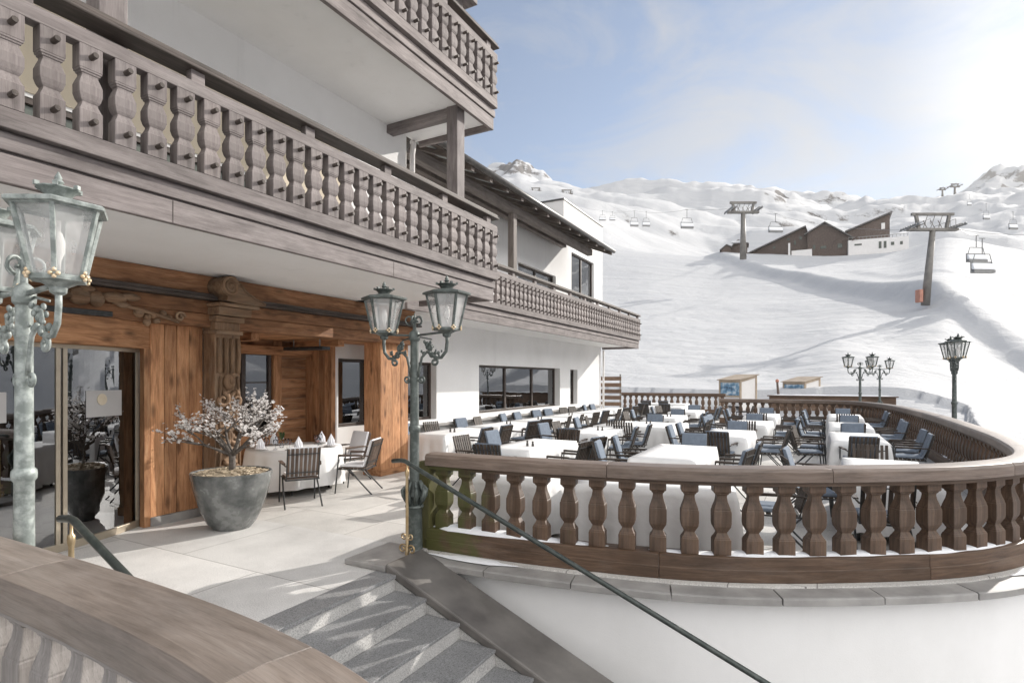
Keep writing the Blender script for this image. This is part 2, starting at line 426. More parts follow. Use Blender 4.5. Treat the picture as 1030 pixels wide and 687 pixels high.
def poster():
    m, nt, p, out = newmat('blue_picture')
    a=N(nt,'ShaderNodeTexCoord'); mp=N(nt,'ShaderNodeMapping'); nt.links.new(a.outputs['Generated'],mp.inputs[0]); mp.inputs['Scale'].default_value=(2,2,1.2)
    n=N(nt,'ShaderNodeTexNoise',Scale=2.2,Detail=5.0); nt.links.new(mp.outputs[0],n.inputs[0])
    nt.links.new(ramp(nt,n.outputs[0],[(.36,(.05,.10,.17)),(.5,(.16,.31,.45)),(.64,(.6,.66,.7))]).outputs[0],p.inputs['Base Color'])
    p.inputs['Roughness'].default_value=.4
    return m
M['poster'] = poster()

def snow_terrain():
    m, nt, p, out = newmat('mountain_snow')
    g=N(nt,'ShaderNodeNewGeometry')
    mp=N(nt,'ShaderNodeMapping'); nt.links.new(g.outputs['Position'],mp.inputs[0])
    n1=N(nt,'ShaderNodeTexNoise',Scale=.5,Detail=9.0,Roughness=.66); nt.links.new(mp.outputs[0],n1.inputs[0])
    mp2=N(nt,'ShaderNodeMapping'); mp2.inputs['Rotation'].default_value=(0,0,R(38)); mp2.inputs['Scale'].default_value=(.022,.16,.05); nt.links.new(g.outputs['Position'],mp2.inputs[0])
    n2=N(nt,'ShaderNodeTexNoise',Scale=1.0,Detail=6.0,Roughness=.6); nt.links.new(mp2.outputs[0],n2.inputs[0])
    n3=N(nt,'ShaderNodeTexNoise',Scale=.045,Detail=10.0,Roughness=.72); nt.links.new(mp.outputs[0],n3.inputs[0])
    # rock only where the mesh carries rock weight, broken up by noise
    a=N(nt,'ShaderNodeAttribute'); a.attribute_name='rock'
    mth=N(nt,'ShaderNodeMath',operation='ADD'); nt.links.new(a.outputs['Fac'],mth.inputs[0]); nt.links.new(n3.outputs[0],mth.inputs[1])
    sep=N(nt,'ShaderNodeSeparateXYZ'); nt.links.new(g.outputs['Normal'],sep.inputs[0])
    sl=N(nt,'ShaderNodeMapRange'); sl.inputs[1].default_value=.95; sl.inputs[2].default_value=.7; sl.inputs[3].default_value=-.12; sl.inputs[4].default_value=.25; nt.links.new(sep.outputs[2],sl.inputs[0])
    m2=N(nt,'ShaderNodeMath',operation='ADD'); nt.links.new(mth.outputs[0],m2.inputs[0]); nt.links.new(sl.outputs[0],m2.inputs[1])
    rk=ramp(nt,m2.outputs[0],[(.86,0.0),(.97,1.0)]).outputs[0]
    snow=ramp(nt,n2.outputs[0],[(.3,(.46,.465,.478)),(.7,(.53,.53,.533))]).outputs[0]
    nt.links.new(mix(nt,snow,(.13,.12,.115),rk),p.inputs['Base Color'])
    p.inputs['Roughness'].default_value=.85; p.inputs['Specular IOR Level'].default_value=.2
    b1=N(nt,'ShaderNodeBump'); b1.inputs['Strength'].default_value=.8; b1.inputs['Distance'].default_value=.34; nt.links.new(n1.outputs[0],b1.inputs['Height'])
    b2=N(nt,'ShaderNodeBump'); b2.inputs['Strength'].default_value=.45; b2.inputs['Distance'].default_value=.8; nt.links.new(n2.outputs[0],b2.inputs['Height']); nt.links.new(b1.outputs[0],b2.inputs['Normal'])
    mp4=N(nt,'ShaderNodeMapping'); mp4.inputs['Rotation'].default_value=(0,0,R(62)); mp4.inputs['Scale'].default_value=(.05,1.1,.1); nt.links.new(g.outputs['Position'],mp4.inputs[0])
    n4=N(nt,'ShaderNodeTexNoise',Scale=1.0,Detail=4.0,Roughness=.6,Distortion=.4); nt.links.new(mp4.outputs[0],n4.inputs[0])
    b4=N(nt,'ShaderNodeBump'); b4.inputs['Strength'].default_value=.9; b4.inputs['Distance'].default_value=.12; nt.links.new(n4.outputs[0],b4.inputs['Height']); nt.links.new(b2.outputs[0],b4.inputs['Normal'])
    nt.links.new(b4.outputs[0],p.inputs['Normal'])
    return m
M['snow'] = snow_terrain()

# ------------------------------------------------------------------ camera, sun, sky
cam = bpy.data.cameras.new('camera'); co = bpy.data.objects.new('camera', cam); COL.objects.link(co)
co.location = (0,0,CAMZ); co.rotation_euler = (R(90),0,YAW)
cam.sensor_width = 36; cam.lens = FPX/1030*36; cam.shift_y = (382-343.5)/1030; cam.clip_end = 20000; cam.clip_start=.05
scn.camera = co
SUN = Vector((.47,1.0,.475)).normalized()
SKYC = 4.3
sl = bpy.data.lights.new('sun','SUN'); sl.energy=5.0; sl.angle=R(.6); sl.color=(1.0,.95,.88)
so = bpy.data.objects.new('sun', sl); COL.objects.link(so)
so.rotation_euler = (-SUN).to_track_quat('-Z','Y').to_euler(); so.location=(40,100,60)
w = bpy.data.worlds.new('World'); scn.world = w; w.use_nodes=True
nt=w.node_tree; nt.nodes.clear()
wo=N(nt,'ShaderNodeOutputWorld'); bg=N(nt,'ShaderNodeBackground'); nt.links.new(bg.outputs[0],wo.inputs[0])
sky=N(nt,'ShaderNodeTexSky'); sky.sky_type='NISHITA'; sky.sun_disc=False
sky.sun_elevation=math.asin(SUN.z); sky.sun_rotation=math.atan2(SUN.x,SUN.y); sky.altitude=2100; sky.air_density=1.0; sky.dust_density=.7; sky.ozone_density=1.2
tc=N(nt,'ShaderNodeTexCoord')
mp=N(nt,'ShaderNodeMapping'); mp.inputs['Scale'].default_value=(1.0,1.0,2.6); mp.inputs['Rotation'].default_value=(0,R(8),R(20)); nt.links.new(tc.outputs['Generated'],mp.inputs[0])
cn=N(nt,'ShaderNodeTexNoise',Scale=2.6,Detail=10.0,Roughness=.62,Distortion=.7); nt.links.new(mp.outputs[0],cn.inputs[0])
# thin cloud ahead that thickens towards the sun; an added unseen bank of bright cloud behind, as fill for the facade
dot=N(nt,'ShaderNodeVectorMath',operation='DOT_PRODUCT'); nt.links.new(tc.outputs['Generated'],dot.inputs[0]); dot.inputs[1].default_value=SUN
near=N(nt,'ShaderNodeMapRange'); near.inputs[1].default_value=.68; near.inputs[2].default_value=.98; near.inputs[3].default_value=-.10; near.inputs[4].default_value=.19; nt.links.new(dot.outputs['Value'],near.inputs[0])
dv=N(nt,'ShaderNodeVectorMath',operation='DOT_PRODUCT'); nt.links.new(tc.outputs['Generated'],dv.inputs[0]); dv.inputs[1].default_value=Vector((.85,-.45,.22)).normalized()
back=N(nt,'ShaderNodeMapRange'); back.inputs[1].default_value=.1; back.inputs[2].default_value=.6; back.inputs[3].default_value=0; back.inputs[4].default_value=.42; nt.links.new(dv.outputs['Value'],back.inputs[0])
ad=N(nt,'ShaderNodeMath',operation='ADD'); nt.links.new(cn.outputs[0],ad.inputs[0]); nt.links.new(near.outputs[0],ad.inputs[1])
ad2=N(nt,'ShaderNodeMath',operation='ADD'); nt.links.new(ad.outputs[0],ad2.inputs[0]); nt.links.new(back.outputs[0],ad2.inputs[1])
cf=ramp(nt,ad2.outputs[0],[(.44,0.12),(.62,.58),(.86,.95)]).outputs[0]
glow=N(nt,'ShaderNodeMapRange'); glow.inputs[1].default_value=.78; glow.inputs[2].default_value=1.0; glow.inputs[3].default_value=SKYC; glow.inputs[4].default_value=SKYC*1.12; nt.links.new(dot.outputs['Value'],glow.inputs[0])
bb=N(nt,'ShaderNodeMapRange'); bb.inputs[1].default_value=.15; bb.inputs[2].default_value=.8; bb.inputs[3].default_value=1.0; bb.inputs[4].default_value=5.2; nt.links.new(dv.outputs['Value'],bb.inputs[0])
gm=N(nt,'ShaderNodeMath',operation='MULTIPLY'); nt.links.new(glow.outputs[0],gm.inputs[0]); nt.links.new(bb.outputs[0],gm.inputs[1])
g2=N(nt,'ShaderNodeMapRange'); g2.interpolation_type='SMOOTHSTEP'; g2.inputs[1].default_value=.94; g2.inputs[2].default_value=1.0; g2.inputs[3].default_value=1.0; g2.inputs[4].default_value=1.9; nt.links.new(dot.outputs['Value'],g2.inputs[0])
gm2=N(nt,'ShaderNodeMath',operation='MULTIPLY'); nt.links.new(gm.outputs[0],gm2.inputs[0]); nt.links.new(g2.outputs[0],gm2.inputs[1]); gm=gm2
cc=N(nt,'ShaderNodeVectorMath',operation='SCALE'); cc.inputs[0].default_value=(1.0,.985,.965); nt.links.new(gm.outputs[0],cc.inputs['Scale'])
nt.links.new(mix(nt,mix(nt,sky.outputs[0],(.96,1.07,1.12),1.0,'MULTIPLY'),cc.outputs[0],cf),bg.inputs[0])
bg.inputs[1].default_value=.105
vs=scn.view_settings; vs.view_transform='Standard'; vs.look='None'; vs.exposure=0.37; vs.gamma=1.0; vs.use_curve_mapping=False
scn.display_settings.display_device='sRGB'
scn.cycles.max_bounces=8; scn.cycles.diffuse_bounces=4; scn.cycles.glossy_bounces=3; scn.cycles.transparent_max_bounces=12; scn.cycles.transmission_bounces=4
scn.cycles.caustics_reflective=False; scn.cycles.caustics_refractive=False
scn.cycles.sample_clamp_indirect=6.0
scn.cycles.use_denoising=True

# ------------------------------------------------------------------ terrain
COLS = {
 300: [(30,399),(45,386),(100,330),(180,285),(260,252),(350,230),(500,205),(800,192),(1200,186),(1500,178),(1900,200),(3300,230)],
 480: [(30,399),(45,386),(100,330),(180,285),(260,252),(350,230),(500,205),(800,192),(1200,186),(1500,171),(1900,200),(3300,230)],
 517: [(30,399),(45,386),(100,330),(180,285),(260,252),(350,230),(500,205),(800,192),(1200,184),(1500,164),(1900,200),(3300,230)],
 545: [(30,399),(45,386),(100,330),(180,285),(260,252),(350,228),(500,206),(800,194),(1200,187),(1500,179),(1900,200),(3300,230)],
 560: [(30,399),(45,386),(100,329),(180,284),(260,251),(340,227),(450,208),(700,200),(1100,187),(1500,191),(1900,205),(3300,230)],
 600: [(30,399),(45,386),(100,328),(180,283),(260,250),(330,226),(420,213),(600,207),(900,196),(1100,188),(1400,203),(3300,230)],
 650: [(30,399),(45,386),(100,327),(180,281),(250,254),(300,254),(420,236),(600,215),(850,200),(1100,184),(1400,208),(3300,230)],
 712: [(30,399),(45,386),(100,326),(180,283),(240,258),(300,263),(420,255),(600,228),(850,205),(1100,182.5),(1400,210),(3300,230)],
 780: [(30,399),(45,384),(100,322),(180,278),(235,256),(300,264),(450,248),(650,228),(850,210),(1100,193),(1400,216),(3300,230)],
 845: [(25,404),(40,382),(100,312),(170,275),(230,255),(300,266),(450,250),(700,226),(900,214),(1100,207),(1400,206),(1800,220),(3300,232)],
 905: [(22,418),(40,378),(60,350),(100,300),(160,268),(220,251),(300,262),(450,245),(700,218),(1000,200),(1300,214),(3300,235)],
 950: [(20,432),(40,385),(60,345),(80,305),(130,262),(200,236),(300,256),(500,240),(700,215),(950,197),(1200,208),(1800,214),(2500,205),(3300,215)],
 970: [(20,436),(40,391),(60,350),(80,312),(130,266),(200,238),(300,258),(500,240),(700,214),(950,196.5),(1200,207),(1800,214),(2500,194),(3300,212)],
 1000:[(20,444),(40,398),(60,360),(80,323),(130,272),(200,244),(300,262),(500,239),(700,212),(950,196),(1200,206),(1800,213),(2500,175),(3300,205)],
 1030:[(20,452),(40,405),(60,368),(80,335),(130,278),(200,249),(300,264),(500,238),(700,212),(950,196),(1200,206),(1800,212),(2500,166),(3300,200)],
 1120:[(20,462),(40,425),(60,392),(80,362),(130,302),(200,262),(300,266),(500,238),(700,212),(950,196),(1200,206),(1800,205),(2500,150),(3300,190)],
}
prof=[]
for px in sorted(COLS):
    a=math.atan((px-515)/FPX); ca=math.cos(a)
    prof.append((a,[(0.1,-4.0)]+[(t/ca, zat(y,t)) for t,y in COLS[px]]))
valley=[(0.1,-4.0),(20,-4),(60,-14),(150,-40),(400,-110),(900,-60),(1400,140),(2000,420),(2600,560),(3400,300)]
prof.append((R(75),valley)); prof.append((R(130),valley)); 
prof.insert(0,(R(-60),prof[0][1])); prof.insert(0,(R(-130),valley))
def pz(nodes,r):
    if r<=nodes[0][0]: return nodes[0][1]
    for (r0,z0),(r1,z1) in zip(nodes,nodes[1:]):
        if r<=r1:
            k=(r-r0)/(r1-r0)
            return z0+(z1-z0)*k
    return nodes[-1][1]
def base_z(a,r):
    a=(a+PI)%(2*PI)-PI
    if a<=prof[0][0] or a>=prof[-1][0]: return pz(valley,r)
    for (a0,n0),(a1,n1) in zip(prof,prof[1:]):
        if a<=a1:
            k=(a-a0)/(a1-a0); k=k*k*(3-2*k)
            return pz(n0,r)*(1-k)+pz(n1,r)*k
    return pz(valley,r)
import numpy as np
_AZ=np.arange(-180,180.01,.5); _LR=np.linspace(math.log(2.0),math.log(3600),260); _RR=np.exp(_LR)
_T=np.zeros((len(_AZ),len(_RR)))
_pa=[p[0] for p in prof]; _pz=[np.interp(_RR,[n[0] for n in nd],[n[1] for n in nd]) for _,nd in prof]
_vz=np.interp(_RR,[n[0] for n in valley],[n[1] for n in valley])
for _i,_d in enumerate(_AZ):
    _a=R(_d)
    if _a<=_pa[0] or _a>=_pa[-1]: _T[_i]=_vz; continue
    _k=max(q for q in range(len(_pa)-1) if _pa[q]<=_a); _f=(_a-_pa[_k])/(_pa[_k+1]-_pa[_k])
    _T[_i]=_pz[_k]*(1-_f)+_pz[_k+1]*_f
for _ in range(3): _T=(np.roll(_T,1,0)+_T+np.roll(_T,-1,0))/3
for _ in range(3): _T[:,1:-1]=(_T[:,:-2]+_T[:,1:-1]*2+_T[:,2:])/4
def smooth_z(a,r):
    d=math.degrees((a+PI)%(2*PI)-PI); x=(d+180)/.5; y=(math.log(max(r,2.0))-_LR[0])/(_LR[1]-_LR[0])
    i=min(int(x),len(_AZ)-2); k=min(int(y),len(_RR)-2); fx=x-i; fy=min(1,y-k)
    return float((_T[i,k]*(1-fx)+_T[i+1,k]*fx)*(1-fy)+(_T[i,k+1]*(1-fx)+_T[i+1,k+1]*fx)*fy)
def az(p):
    return math.atan2(p.dot(RT),p.dot(FW))
# banks shaped into the slope so that they read as shadow bands: (polyline of (photo column, distance), half width, depth)
SHADE_BANKS=[([(716,238),(745,205),(800,160),(860,118),(920,92),(975,72),(1030,58),(1090,50)],2.6,2.7),
      ([(728,235),(690,190),(650,165),(605,148)],1.6,.5),
      ([(700,120),(650,105),(610,96)],2.2,.6),
      ([(860,150),(900,118),(960,104),(1030,98)],2.0,.4)]
CP=[]
for pl,wd,dp in SHADE_BANKS:
    pts=[at(a,t).to_2d() for a,t in pl]
    CP.append((pts,wd,dp))
def segd(p,a,b):
    ab=b-a; k=max(0,min(1,(p-a).dot(ab)/ab.length_squared)); return (p-(a+ab*k)).length
def terrain(x,y,detail=True):
    p=Vector((x,y,0)); r=p.length; a=az(p)
    z=smooth_z(a,r)
    if x<3.6 and -30<y<33.8: 
        return min(z,-.6 if y>8 else -4.0)
    lim_=.25+.5*max(x-3.6,y-33.8,-y-30)
    if r>24 :
        if r<330:
            q=p.to_2d()
            for pts,wd,dp in CP:
                d=1e9
                for u,v in zip(pts,pts[1:]):
                    dd=segd(q,u,v)
                    if dd<d: d=dd; nb=(u,v)
                if d<70:
                    e_=nb[1]-nb[0]; n_=Vector((-e_.y,e_.x)).normalized()
                    if n_.dot(SUN.to_2d())<0: n_=-n_
                    sd_=(q-nb[0]).dot(n_); el_=e_.length; al_=(q-nb[0]).dot(e_)/el_
                    ov_=max(0.0,-al_,al_-el_) if (nb[0]-pts[0]).length<1e-6 or (nb[1]-pts[-1]).length<1e-6 else 0.0
                    wt_=max(0.0,1-ov_/14.0)*max(0.0,1-d/65.0)
                    kf=max(0,min(1,(sd_+wd)/(2*wd))); kf=kf*kf*(3-2*kf)
                    z+=dp*wt_*kf*math.exp(-max(0,sd_)/22.0)
        k=min(1,(r-24)/30)
        nz=noise.fractal(Vector((x*.03,y*.03,0)),1.0,2.1,5)
        z+=k*.34*nz*min(1,r/80)
        z+=k*.10*noise.fractal(Vector((x*.25,y*.25,3)),.9,2.0,3)
        if r>240:
            kk=min(1,(r-240)/200)
            z+=kk*min(r,1300)*.014*noise.fractal(Vector((x*.0075,y*.0075,8)),.95,2.1,6)
            u=p.dot(RT); v=p.dot(FW)
            z+=kk*min(r,1200)*.023*noise.fractal(Vector((u*.004,v*.014,18)),.9,2.1,4)
    if z>lim_-1.2:      # ease into the level ground round the terrace
        q_=(z-lim_)/1.2; z=lim_-1.2*math.log1p(math.exp(-max(-30,min(30,q_))))-0.0
    return z
rock_pts=[(480,1500),(500,1500),(530,1500),(548,1500)]
tb=[];rows=[];rocks=[]
az_list=[]
a=-180.0
while a<180-1e-6:
    az_list.append(a)
    a+= .2 if -6<=a<45 else (.9 if -30<=a<70 else 5.0)
r_list=[3.0]
while r_list[-1]<3300: r_list.append(r_list[-1]*(1.009 if 36<r_list[-1]<270 else 1.02 if r_list[-1]<1700 else 1.012)+.02)
nA=len(az_list); tv=[]; tf=[]
for r in r_list:
    for ad_ in az_list:
        a=R(ad_); d=FW*math.cos(a)+RT*math.sin(a)
        x=d.x*r; y=d.y*r; z=terrain(x,y)
        rk=0.0; t=r*math.cos(a); px=515+FPX*math.tan(a) if abs(ad_)<80 else -9999
        if 440<px<575 and r>1150:
            e=max(0,1-abs(px-515)/55)*min(1,(r-1150)/250); rk=.55*e
            z+=e*(26*noise.ridged_multi_fractal(Vector((x*.012,y*.012,2)),.9,2.2,6,1.0,2.0)-24)
        if px>940 and r>1900:
            e=min(1,(px-940)/60)*min(1,(r-1900)/500); rk=.26*e
            z+=e*(60*noise.ridged_multi_fractal(Vector((x*.004,y*.004,5)),.9,2.2,6,1.0,2.0)-62)
        if 780<px<990 and 600<r<1500: rk=.2
        elif r>500 and rk==0: rk=.1
        if abs(ad_)>60 and r>800: rk=.25; z+=60*noise.fractal(Vector((x*.003,y*.003,1)),.9,2.1,5)
        tv.append((x,y,z)); rocks.append(rk)
for i in range(len(r_list)-1):
    for k in range(nA):
        k2=(k+1)%nA
        tf.append((i*nA+k,i*nA+k2,(i+1)*nA+k2,(i+1)*nA+k))
c0=len(tv); tv.append((0,0,-4.0)); rocks.append(0)
for k in range(nA): tf.append((c0,(k+1)%nA,k))
me=bpy.data.meshes.new('snow_slope'); me.from_pydata(tv,[],tf)
ra=me.attributes.new('rock','FLOAT','POINT'); ra.data.foreach_set('value',rocks)
me.materials.append(M['snow']); me.polygons.foreach_set('use_smooth',[True]*len(me.polygons)); me.update()
ground=bpy.data.objects.new('snow_ground',me); COL.objects.link(ground); tag(ground,kind='structure')

# ------------------------------------------------------------------ hotel
H = empty('hotel_building',(-8,4,0),0,'white rendered alpine hotel with tiers of carved wooden balconies and rustic timber entrance','hotel')
def hb(mb,name,mat,parent=None,**kw):
    """part of the hotel, given in world coordinates"""
    o=mb.build(name,mat,None,**kw)
    o.parent=parent or H
    if parent is None: o.matrix_parent_inverse=Matrix.Translation(-Vector((-8,4,0)))
    return o

def wall_open(mb,X,y0,y1,z0,z1,th,ops):
    """wall slab facing +x at x=X, with openings (ya,yb,za,zb); built as piers that butt"""
    ops=sorted(ops); y=y0
    for (ya,yb,za,zb) in ops:
        if ya>y: mb.box(X-th,X,y,ya,z0,z1)
        if za>z0: mb.box(X-th,X,ya,yb,z0,za)
        if zb<z1: mb.box(X-th,X,ya,yb,zb,z1)
        y=yb
    if y<y1: mb.box(X-th,X,y,y1,z0,z1)

def planks(mb,axis,a0,a1,w,c0,c1,z0,z1,vertical=True,gap=.006):
    """boards filling a0..a1 along axis ('x'/'y'), thickness c0..c1, height z0..z1"""
    if vertical:
        a=a0
        while a<a1-1e-4:
            ww=min(w*random.uniform(.8,1.25),a1-a)
            if a1-(a+ww)<w*.35: ww=a1-a
            j=random.uniform(0,.005)
            if axis=='y': mb.box(c0,c1+j,a+gap/2,a+ww-gap/2,z0,z1)
            else: mb.box(a+gap/2,a+ww-gap/2,c0-j,c1,z0,z1)
            a+=ww
    else:
        z=z0
        while z<z1-1e-4:
            ww=min(w*random.uniform(.85,1.15),z1-z)
            if z1-(z+ww)<w*.35: ww=z1-z
            j=random.uniform(0,.006)
            if axis=='y': mb.box(c0,c1+j,a0,a1,z+gap/2,z+ww-gap/2)
            else: mb.box(a0,a1,c0-j,c1,z+gap/2,z+ww-gap/2)
            z+=ww

def window(X,ya,yb,za,zb,panes=1,fw=.07,mat='frame',reveal=.18,parent=None,curtain=None,glass='glass',bars=0):
    """window set back behind the wall face X: frame (> pane)"""
    xf=X-reveal
    m=MB()
    m.box(xf-.07,xf,ya,ya+fw,za,zb); m.box(xf-.07,xf,yb-fw,yb,za,zb)
    m.box(xf-.07,xf-.001,ya+fw,yb-fw,za,za+fw); m.box(xf-.07,xf-.001,ya+fw,yb-fw,zb-fw,zb)
    for k in range(1,panes):
        y=ya+(yb-ya)*k/panes
        m.box(xf-.068,xf+.004,y-fw*.7,y+fw*.7,za+fw,zb-fw)
    if bars:
        zz=za+(zb-za)*.62; m.box(xf-.05,xf-.015,ya+fw,yb-fw,zz-.012,zz+.012)
    f=hb(m,'window',M[mat],parent,bevel=.004)
    for k in range(panes):
        a=ya+(yb-ya)*k/panes+fw*.7; b=ya+(yb-ya)*(k+1)/panes-fw*.7
        g=MB(); g.box(xf-.042,xf-.036,a,b,za+fw*.9,zb-fw*.9)
        o=hb(g,'pane',M[glass],f)
    if curtain:
        for (cy0,cy1) in curtain:
            c=MB(); n=max(8,int((cy1-cy0)*60)); pth=[]
            for i in range(n+1):
                y=cy0+(cy1-cy0)*i/n; pth.append((xf-.2+.03*math.sin(i*1.25)+.012*math.sin(i*3.1),y))
            c.sweep(pth,[(-.004,za+.02),(.004,za+.02),(.004,zb-.02),(-.004,zb-.02)])
            hb(c,'curtain',M['curtain'],f,smooth=True)
    return f

XB=-5.0; XW=-7.0; YE=8.56; YWE=24.8; XWW=-8.7
# ground floor walls of the wing
m=MB()
WG=[(8.53,9.6,.95,2.40),(10.35,11.95,.93,2.39),(14.04,19.95,.95,2.39),(20.97,21.75,.95,2.36)]
wall_open(m,XWW,8.2,24.6,-.5,3.43,.45,WG)
m.box(-15,XWW-.45,24.15,24.6,-.5,3.43)
hb(m,'wall',M['white'])
window(XWW,*WG[0],panes=1); window(XWW,*WG[1],panes=1,curtain=[(10.5,10.8)])
window(XWW,*WG[2],panes=3,reveal=.22,curtain=[(14.2,14.5),(16.6,16.85),(18.5,18.8)]); window(XWW,*WG[3],panes=1)
m=MB(); m.box(XWW,XWW+.16,9.7,24.5,.76,.84); hb(m,'window_ledge',M['coping'],bevel=.008)
# rooms behind the glass
m=MB()
m.box(-14.6,-14.5,8.0,24.1,0,3.3); m.box(-14.5,-9.2,24.0,24.1,0,3.3); m.box(-14.5,-9.2,9.75,9.85,0,3.3); m.box(-14.5,-9.2,8.0,24.1,3.2,3.3)
m.box(-14.5,-12.5,9.95,10.4,0.02,3.1); m.box(-11.4,-11.0,13.2,13.6,.02,3.15); m.box(-11.4,-11.0,17.6,18.0,.02,3.15)
hb(m,'interior_wall',M['interior'])
m=MB(); m.box(-14.5,-9.16,8.2,24.1,-.06,.0); m.box(-13.4,-8.0,-1.5,5.2,-.06,-.006); hb(m,'interior_floor',M['interior_floor'])

# entrance block
m=MB()
m.box(-9.6,-7.9,4.95,5.4,0,2.72)            # cheek between door and porch
m.box(-9.5,-9.22,5.4,8.2,0,2.72)
m.box(-13.5,-9.5,5.2,5.4,0,3.43); m.box(-13.5,-13.4,-2,5.2,0,3.43)
m.box(-13.5,-8.0,-2.0,-1.9,0,3.43); m.box(-13.4,-8.05,-1.9,4.3,2.42,2.5)
hb(m,'inner_wall',M['interior'])
m=MB()
planks(m,'y',4.30,5.03,.185,-7.9,-7.8,.12,2.70)
m.box(-7.9,-7.79,4.22,4.30,.0,2.36)
hb(m,'wall_panel',M['entry'],bevel=.004)
m=MB(); m.box(-7.9,-7.775,4.30,5.03,0,.118); hb(m,'plinth',M['coping'],bevel=.006)
m=MB(); m.box(-8.22,-7.735,8.74,9.64,0,.118); hb(m,'plinth',M['entry'],bevel=.006)
# porch
m=MB()
planks(m,'y',5.4,6.03,.17,-9.22,-9.2,.1,2.70)
planks(m,'y',7.52,8.2,.21,-9.22,-9.2,.1,2.70,vertical=False)
m.box(-9.22,-9.14,7.31,7.50,.1,2.70); m.box(-9.22,-9.15,6.03,7.31,2.5,2.70); m.box(-9.22,-9.15,6.03,7.31,.1,.93); m.box(-9.22,-9.16,6.03,6.08,.93,2.5)
planks(m,'x',-9.2,-8.5,.19,8.13,8.2,.1,2.70)
m.box(-8.56,-8.47,8.125,8.23,.1,2.70)
hb(m,'porch_wall',M['entry'],bevel=.004)
window(-9.12,6.1,7.28,.95,2.48,panes=2,fw=.06,reveal=.05,curtain=[(6.16,6.34),(6.95,7.2)],bars=1)
m=MB(); m.box(-9.9,-9.6,5.5,8.1,0,2.7); hb(m,'interior_wall',M['interior'])
m=MB(); planks(m,'y',5.4,9.66,.2,-9.3,-7.88,2.70,2.74)
m2=MB()
y=5.4
while y<9.6:
    m2.box(-9.2,-7.9,y+.003,y+.197,2.70,2.74); y+=.2
m2.box(-9.2,-7.9,5.9,6.05,2.58,2.699); m2.box(-9.2,-7.9,7.75,7.9,2.58,2.699)
m2.box(-9.14,-9.0,5.4,8.12,2.42,2.58)
hb(m2,'porch_ceiling',M['entry'],bevel=.003)
# big timber column at the porch corner
m=MB()
planks(m,'y',8.76,9.62,.29,-7.83,-7.76,.12,2.70)
planks(m,'x',-8.2,-7.762,.22,8.75,8.82,.12,2.70)
m.box(-8.18,-7.84,8.83,9.60,.12,2.70)
hb(m,'column',M['entry'],bevel=.004)
# beams over the entrance
m=MB()
m.box(-7.95,-7.62,-1.9,9.75,2.70,2.885); m.box(-7.95,-7.64,-1.9,9.75,2.888,3.075)
hb(m,'entrance_beam',M['entry_dark'],bevel=.012)
m=MB(); m.box(-7.95,-7.50,-1.9,9.78,3.078,3.115); m.box(-7.95,-7.53,-1.9,9.76,3.117,3.165)
hb(m,'cornice',M['balcony_dark'],bevel=.01)
m=MB(); m.box(-7.95,-7.62,-1.9,9.7,3.168,3.43); hb(m,'cornice_beam',M['entry_dark'],bevel=.015)
# bowed glass entrance
AR=4.28; ACX=-7.45-AR; ACY=2.2
def arc(y,off=0.0):
    r=AR+off; d=y-ACY
    return (ACX+math.sqrt(r*r-d*d),y)
def arcpath(y0,y1,off=0.0,n=16): return [arc(y0+(y1-y0)*i/n,off) for i in range(n+1)]
m=MB(); m.sweep(arcpath(-.1,4.28,.06,30),[(-.11,2.36),(.11,2.36),(.11,2.70),(-.11,2.70)]); 
lint=hb(m,'lintel',M['entry'],bevel=.01)
m=MB(); m.box(-7.72,-7.62,1.0,1.006,2.36,2.70); hb(m,'lintel_joint',M['frame'],lint)
m=MB()
fr=[(-.025,0),(.025,0),(.025,.09),(-.025,.09)]
m.sweep(arcpath(-.1,4.26,0,30),fr); m.sweep(arcpath(-.1,4.26,0,30),[(-.025,2.31),(.025,2.31),(.025,2.358),(-.025,2.358)])
for yy in (3.16,3.235,1.2,1.275,4.21,.0):
    x,_=arc(yy); m.box(x-.024,x+.024,yy-.022,yy+.022,.09,2.31)
door=hb(m,'entrance_door',M['doorframe'],bevel=.004)
for ya,yb in ((.02,1.18),(1.30,3.135),(3.26,4.185)):
    m=MB(); m.sweep(arcpath(ya,yb,0,14),[(-.004,.09),(.004,.09),(.004,2.31),(-.004,2.31)])
    hb(m,'pane',M['doorglass'],door,smooth=False)
for yc in (2.43,3.72):
    m=MB(); m.sweep(arcpath(yc-.24,yc+.24,.008,6),[(-.002,1.50),(.002,1.50),(.002,1.82),(-.002,1.82)]); hb(m,'decal',M['decal'],door)
    m=MB(); x,_=arc(yc-.04,.014); d=Vector((x-ACX,yc-.04-ACY,0)).normalized()
    mt=Matrix.Translation((x,yc-.04,1.71))@d.to_track_quat('Z','Y').to_matrix().to_4x4()
    m.lathe([(.07,-.002),(.07,.003)],28,m=mt); hb(m,'emblem',M['emblem'],door)
for (bx,by,bw,bh) in ((-9.6,3.4,.5,1.0),(-10.6,1.6,.8,.75),(-11.5,3.9,.6,1.9),(-12.6,2.4,1.2,2.1)):
    m=MB(); m.box(bx-bw/2,bx+bw/2,by-bw/2,by+bw/2,.0,bh); hb(m,'reception_counter',M['interior'],bevel=.02)
